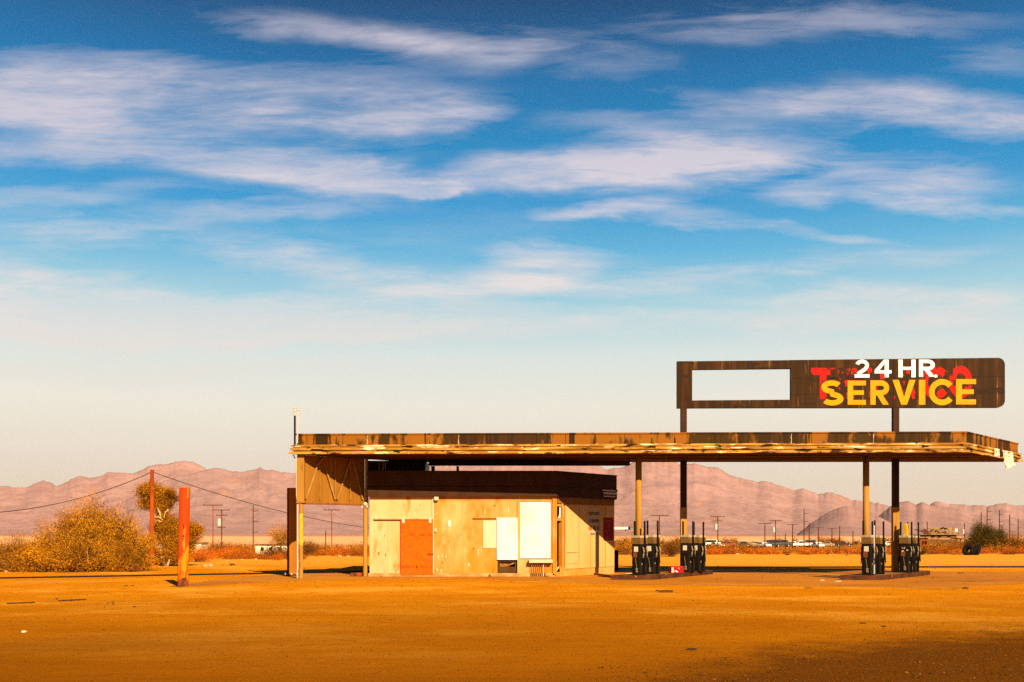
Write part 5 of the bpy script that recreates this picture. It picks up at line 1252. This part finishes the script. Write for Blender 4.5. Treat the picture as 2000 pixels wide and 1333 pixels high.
# cirrus: soft banks placed by bearing and elevation, broken up by streaky noise
cv = N.new('ShaderNodeCombineXYZ'); Lk.new(u, cv.inputs[0]); Lk.new(v, cv.inputs[1])
def nz(sx, sy, det, rough, rot=0, dist=0, seed=0, color=False):
    mp = N.new('ShaderNodeMapping'); mp.inputs['Scale'].default_value = (sx, sy, 1); mp.inputs['Rotation'].default_value = (0,0,rot); mp.inputs['Location'].default_value = (seed, seed*.7, seed)
    Lk.new(cv.outputs[0], mp.inputs[0]); t = N.new('ShaderNodeTexNoise'); t.inputs['Scale'].default_value = 1; t.inputs['Detail'].default_value = det; t.inputs['Roughness'].default_value = rough; t.inputs['Distortion'].default_value = dist
    Lk.new(mp.outputs[0], t.inputs[0]); return t.outputs[1 if color else 0]
wn = N.new('ShaderNodeVectorMath'); wn.operation = 'SUBTRACT'; Lk.new(nz(5, 13, 5, .55, 0, .3, 3, True), wn.inputs[0]); wn.inputs[1].default_value = (.5,.5,.5)
ws = N.new('ShaderNodeVectorMath'); ws.operation = 'MULTIPLY'; Lk.new(wn.outputs[0], ws.inputs[0]); ws.inputs[1].default_value = (.20,.062,0)
wv = N.new('ShaderNodeVectorMath'); wv.operation = 'ADD'; Lk.new(cv.outputs[0], wv.inputs[0]); Lk.new(ws.outputs[0], wv.inputs[1])
banks = [ # px, py, rx, ry, tilt deg (positive rises to the right), strength
 (60,170,420,95,-2,.9),(430,200,430,110,-4,.75),(720,190,260,90,0,.55),(200,215,520,50,-4,.6),(90,275,300,40,2,.7),(420,290,380,45,-4,.85),(640,330,340,42,-5,1.0),(860,362,140,16,-1,.8),
 (780,235,200,40,8,.6),(120,370,340,34,3,.45),(640,55,260,42,-8,.5),(880,85,260,50,-6,.65),(1060,90,160,40,0,.45),(1190,130,150,42,0,.35),(1010,330,220,46,0,.75),(1180,330,200,44,-5,.8),
 (1360,320,190,72,4,.75),(1500,255,260,30,-2,.35),(1480,205,300,44,4,.6),(1680,195,230,56,0,.9),(1860,220,260,60,-3,.75),(1960,250,240,40,-3,.5),(1780,360,220,46,-5,.6),(1900,400,200,22,-7,.75),(1560,375,110,32,0,.6),
 (1230,400,170,16,1,.6),(1460,432,280,18,-6,.65),(1650,455,160,14,-3,.45),(40,575,420,95,-7,1.3),(330,610,480,66,-4,1.1),(700,640,420,30,-2,.6),(700,600,520,46,0,.55),(1090,505,200,60,2,.5),(860,560,320,40,0,.35),
 (1430,530,210,34,5,.5),(1700,490,280,40,0,.5),(1500,620,700,34,0,.45),(1890,610,200,28,4,.45),(600,650,900,40,0,.4),(1560,40,500,44,1,.40),(1500,300,420,50,-3,.45),(1250,260,260,30,-4,.4),(420,410,460,34,5,.4),(150,450,340,44,-6,.45),(560,500,300,50,-14,.4),(1750,580,420,30,0,.5),(1150,560,300,30,0,.45),(1960,110,200,40,0,.25),(300,720,700,26,0,.25),(80,640,340,30,0,.4)]
tot = None
for px, py, rx, ry, tilt, st in banks:
    mp = N.new('ShaderNodeMapping'); mp.vector_type = 'TEXTURE'
    mp.inputs['Location'].default_value = ((px-1000)/F, (HY-py)/F, 0); mp.inputs['Rotation'].default_value = (0,0,R(tilt)); mp.inputs['Scale'].default_value = (rx/F, ry/F, 1)
    Lk.new(wv.outputs[0], mp.inputs[0]); le = N.new('ShaderNodeVectorMath'); le.operation = 'LENGTH'; Lk.new(mp.outputs[0], le.inputs[0])
    s = mr(le.outputs['Value'], 1.15, .1, 0, st, True)
    tot = s if tot is None else ma('ADD', tot, s)
tot = ma('MINIMUM', ma('MULTIPLY', tot, mr(v, .36, .26, 1.05, 1.45)), 1.25)
st1 = nz(3.2, 26, 7, .58, R(-3), .6, 1); st2 = nz(10, 64, 8, .66, R(4), 1.0, 5); st3 = nz(2.2, 9, 5, .55, 0, .4, 9)
tex = ma('ADD', ma('ADD', ma('MULTIPLY', st1, .72), ma('MULTIPLY', st2, .68)), ma('MULTIPLY', st3, .5))     # about .92 on average
dens = ma('SUBTRACT', ma('MULTIPLY', tot, ma('ADD', ma('MULTIPLY', tex, 1.25), -.22)), ma('MULTIPLY', mr(tex, .98, .72), .30))
dens = ma('ADD', ma('MAXIMUM', dens, 0), ma('MULTIPLY', mr(tex, .88, 1.2, 0, .16), ma('MULTIPLY', mr(v, .02, .2), mr(v, .44, .26, .08, 1))))
fib = ma('ADD', ma('ADD', ma('MULTIPLY', nz(4.2, 30, 6, .62, R(-6), .7, 21), .5), ma('MULTIPLY', nz(13, 95, 5, .62, R(3), .6, 27), .35)), ma('MULTIPLY', nz(34, 190, 4, .65, R(-2), .4, 41), .18))
soft = nz(2.6, 12, 4, .5, R(-4), .3, 33)
core = mr(ma('ADD', ma('MULTIPLY', fib, .65), ma('MULTIPLY', soft, .6)), .50, .74, .22, 1.0)
dens = ma('MULTIPLY', ma('MINIMUM', ma('MULTIPLY', dens, .95), 1.0), ma('MAXIMUM', core, mr(v, .30, .20, 0, .62)))
dens = ma('MINIMUM', ma('MULTIPLY', dens, 1.0), .92)
dens = ma('MULTIPLY', dens, mr(v, .0, .12))
cc = N.new('ShaderNodeValToRGB'); e = cc.color_ramp.elements; e[0].position = .05; e[0].color = (*lin(240,228,214),1); e[1].position = .40; e[1].color = (*lin(214,207,219),1)
ee = e.new(.24); ee.color = (*lin(240,230,226),1); ee = e.new(.32); ee.color = (*lin(230,220,226),1)
Lk.new(v, cc.inputs[0])
cl = mixc(1.0, cc.outputs[0], (K,K,K), 'MULTIPLY')
Lk.new(mixc(dens, clear, cl), bg.inputs['Color']); bg.inputs['Strength'].default_value = 1.0

cam = bpy.data.cameras.new('camera'); co = bpy.data.objects.new('camera', cam); COL.objects.link(co); SC.camera = co
cam.sensor_width = 36; cam.lens = 36*F/2000; cam.clip_end = 60000; cam.clip_start = .1
co.location = (0,0,CAMH); co.rotation_euler = (R(90),0,0)
cam.shift_y = (HY-666.5)/2000
SC.view_settings.view_transform = 'Standard'; SC.view_settings.look = 'None'; SC.view_settings.exposure = EXPO; SC.view_settings.gamma = 1
SC.cycles.use_denoising = False; SC.cycles.max_bounces = 6; SC.cycles.volume_bounces = 0
SC.render.resolution_x, SC.render.resolution_y = 1024, 682
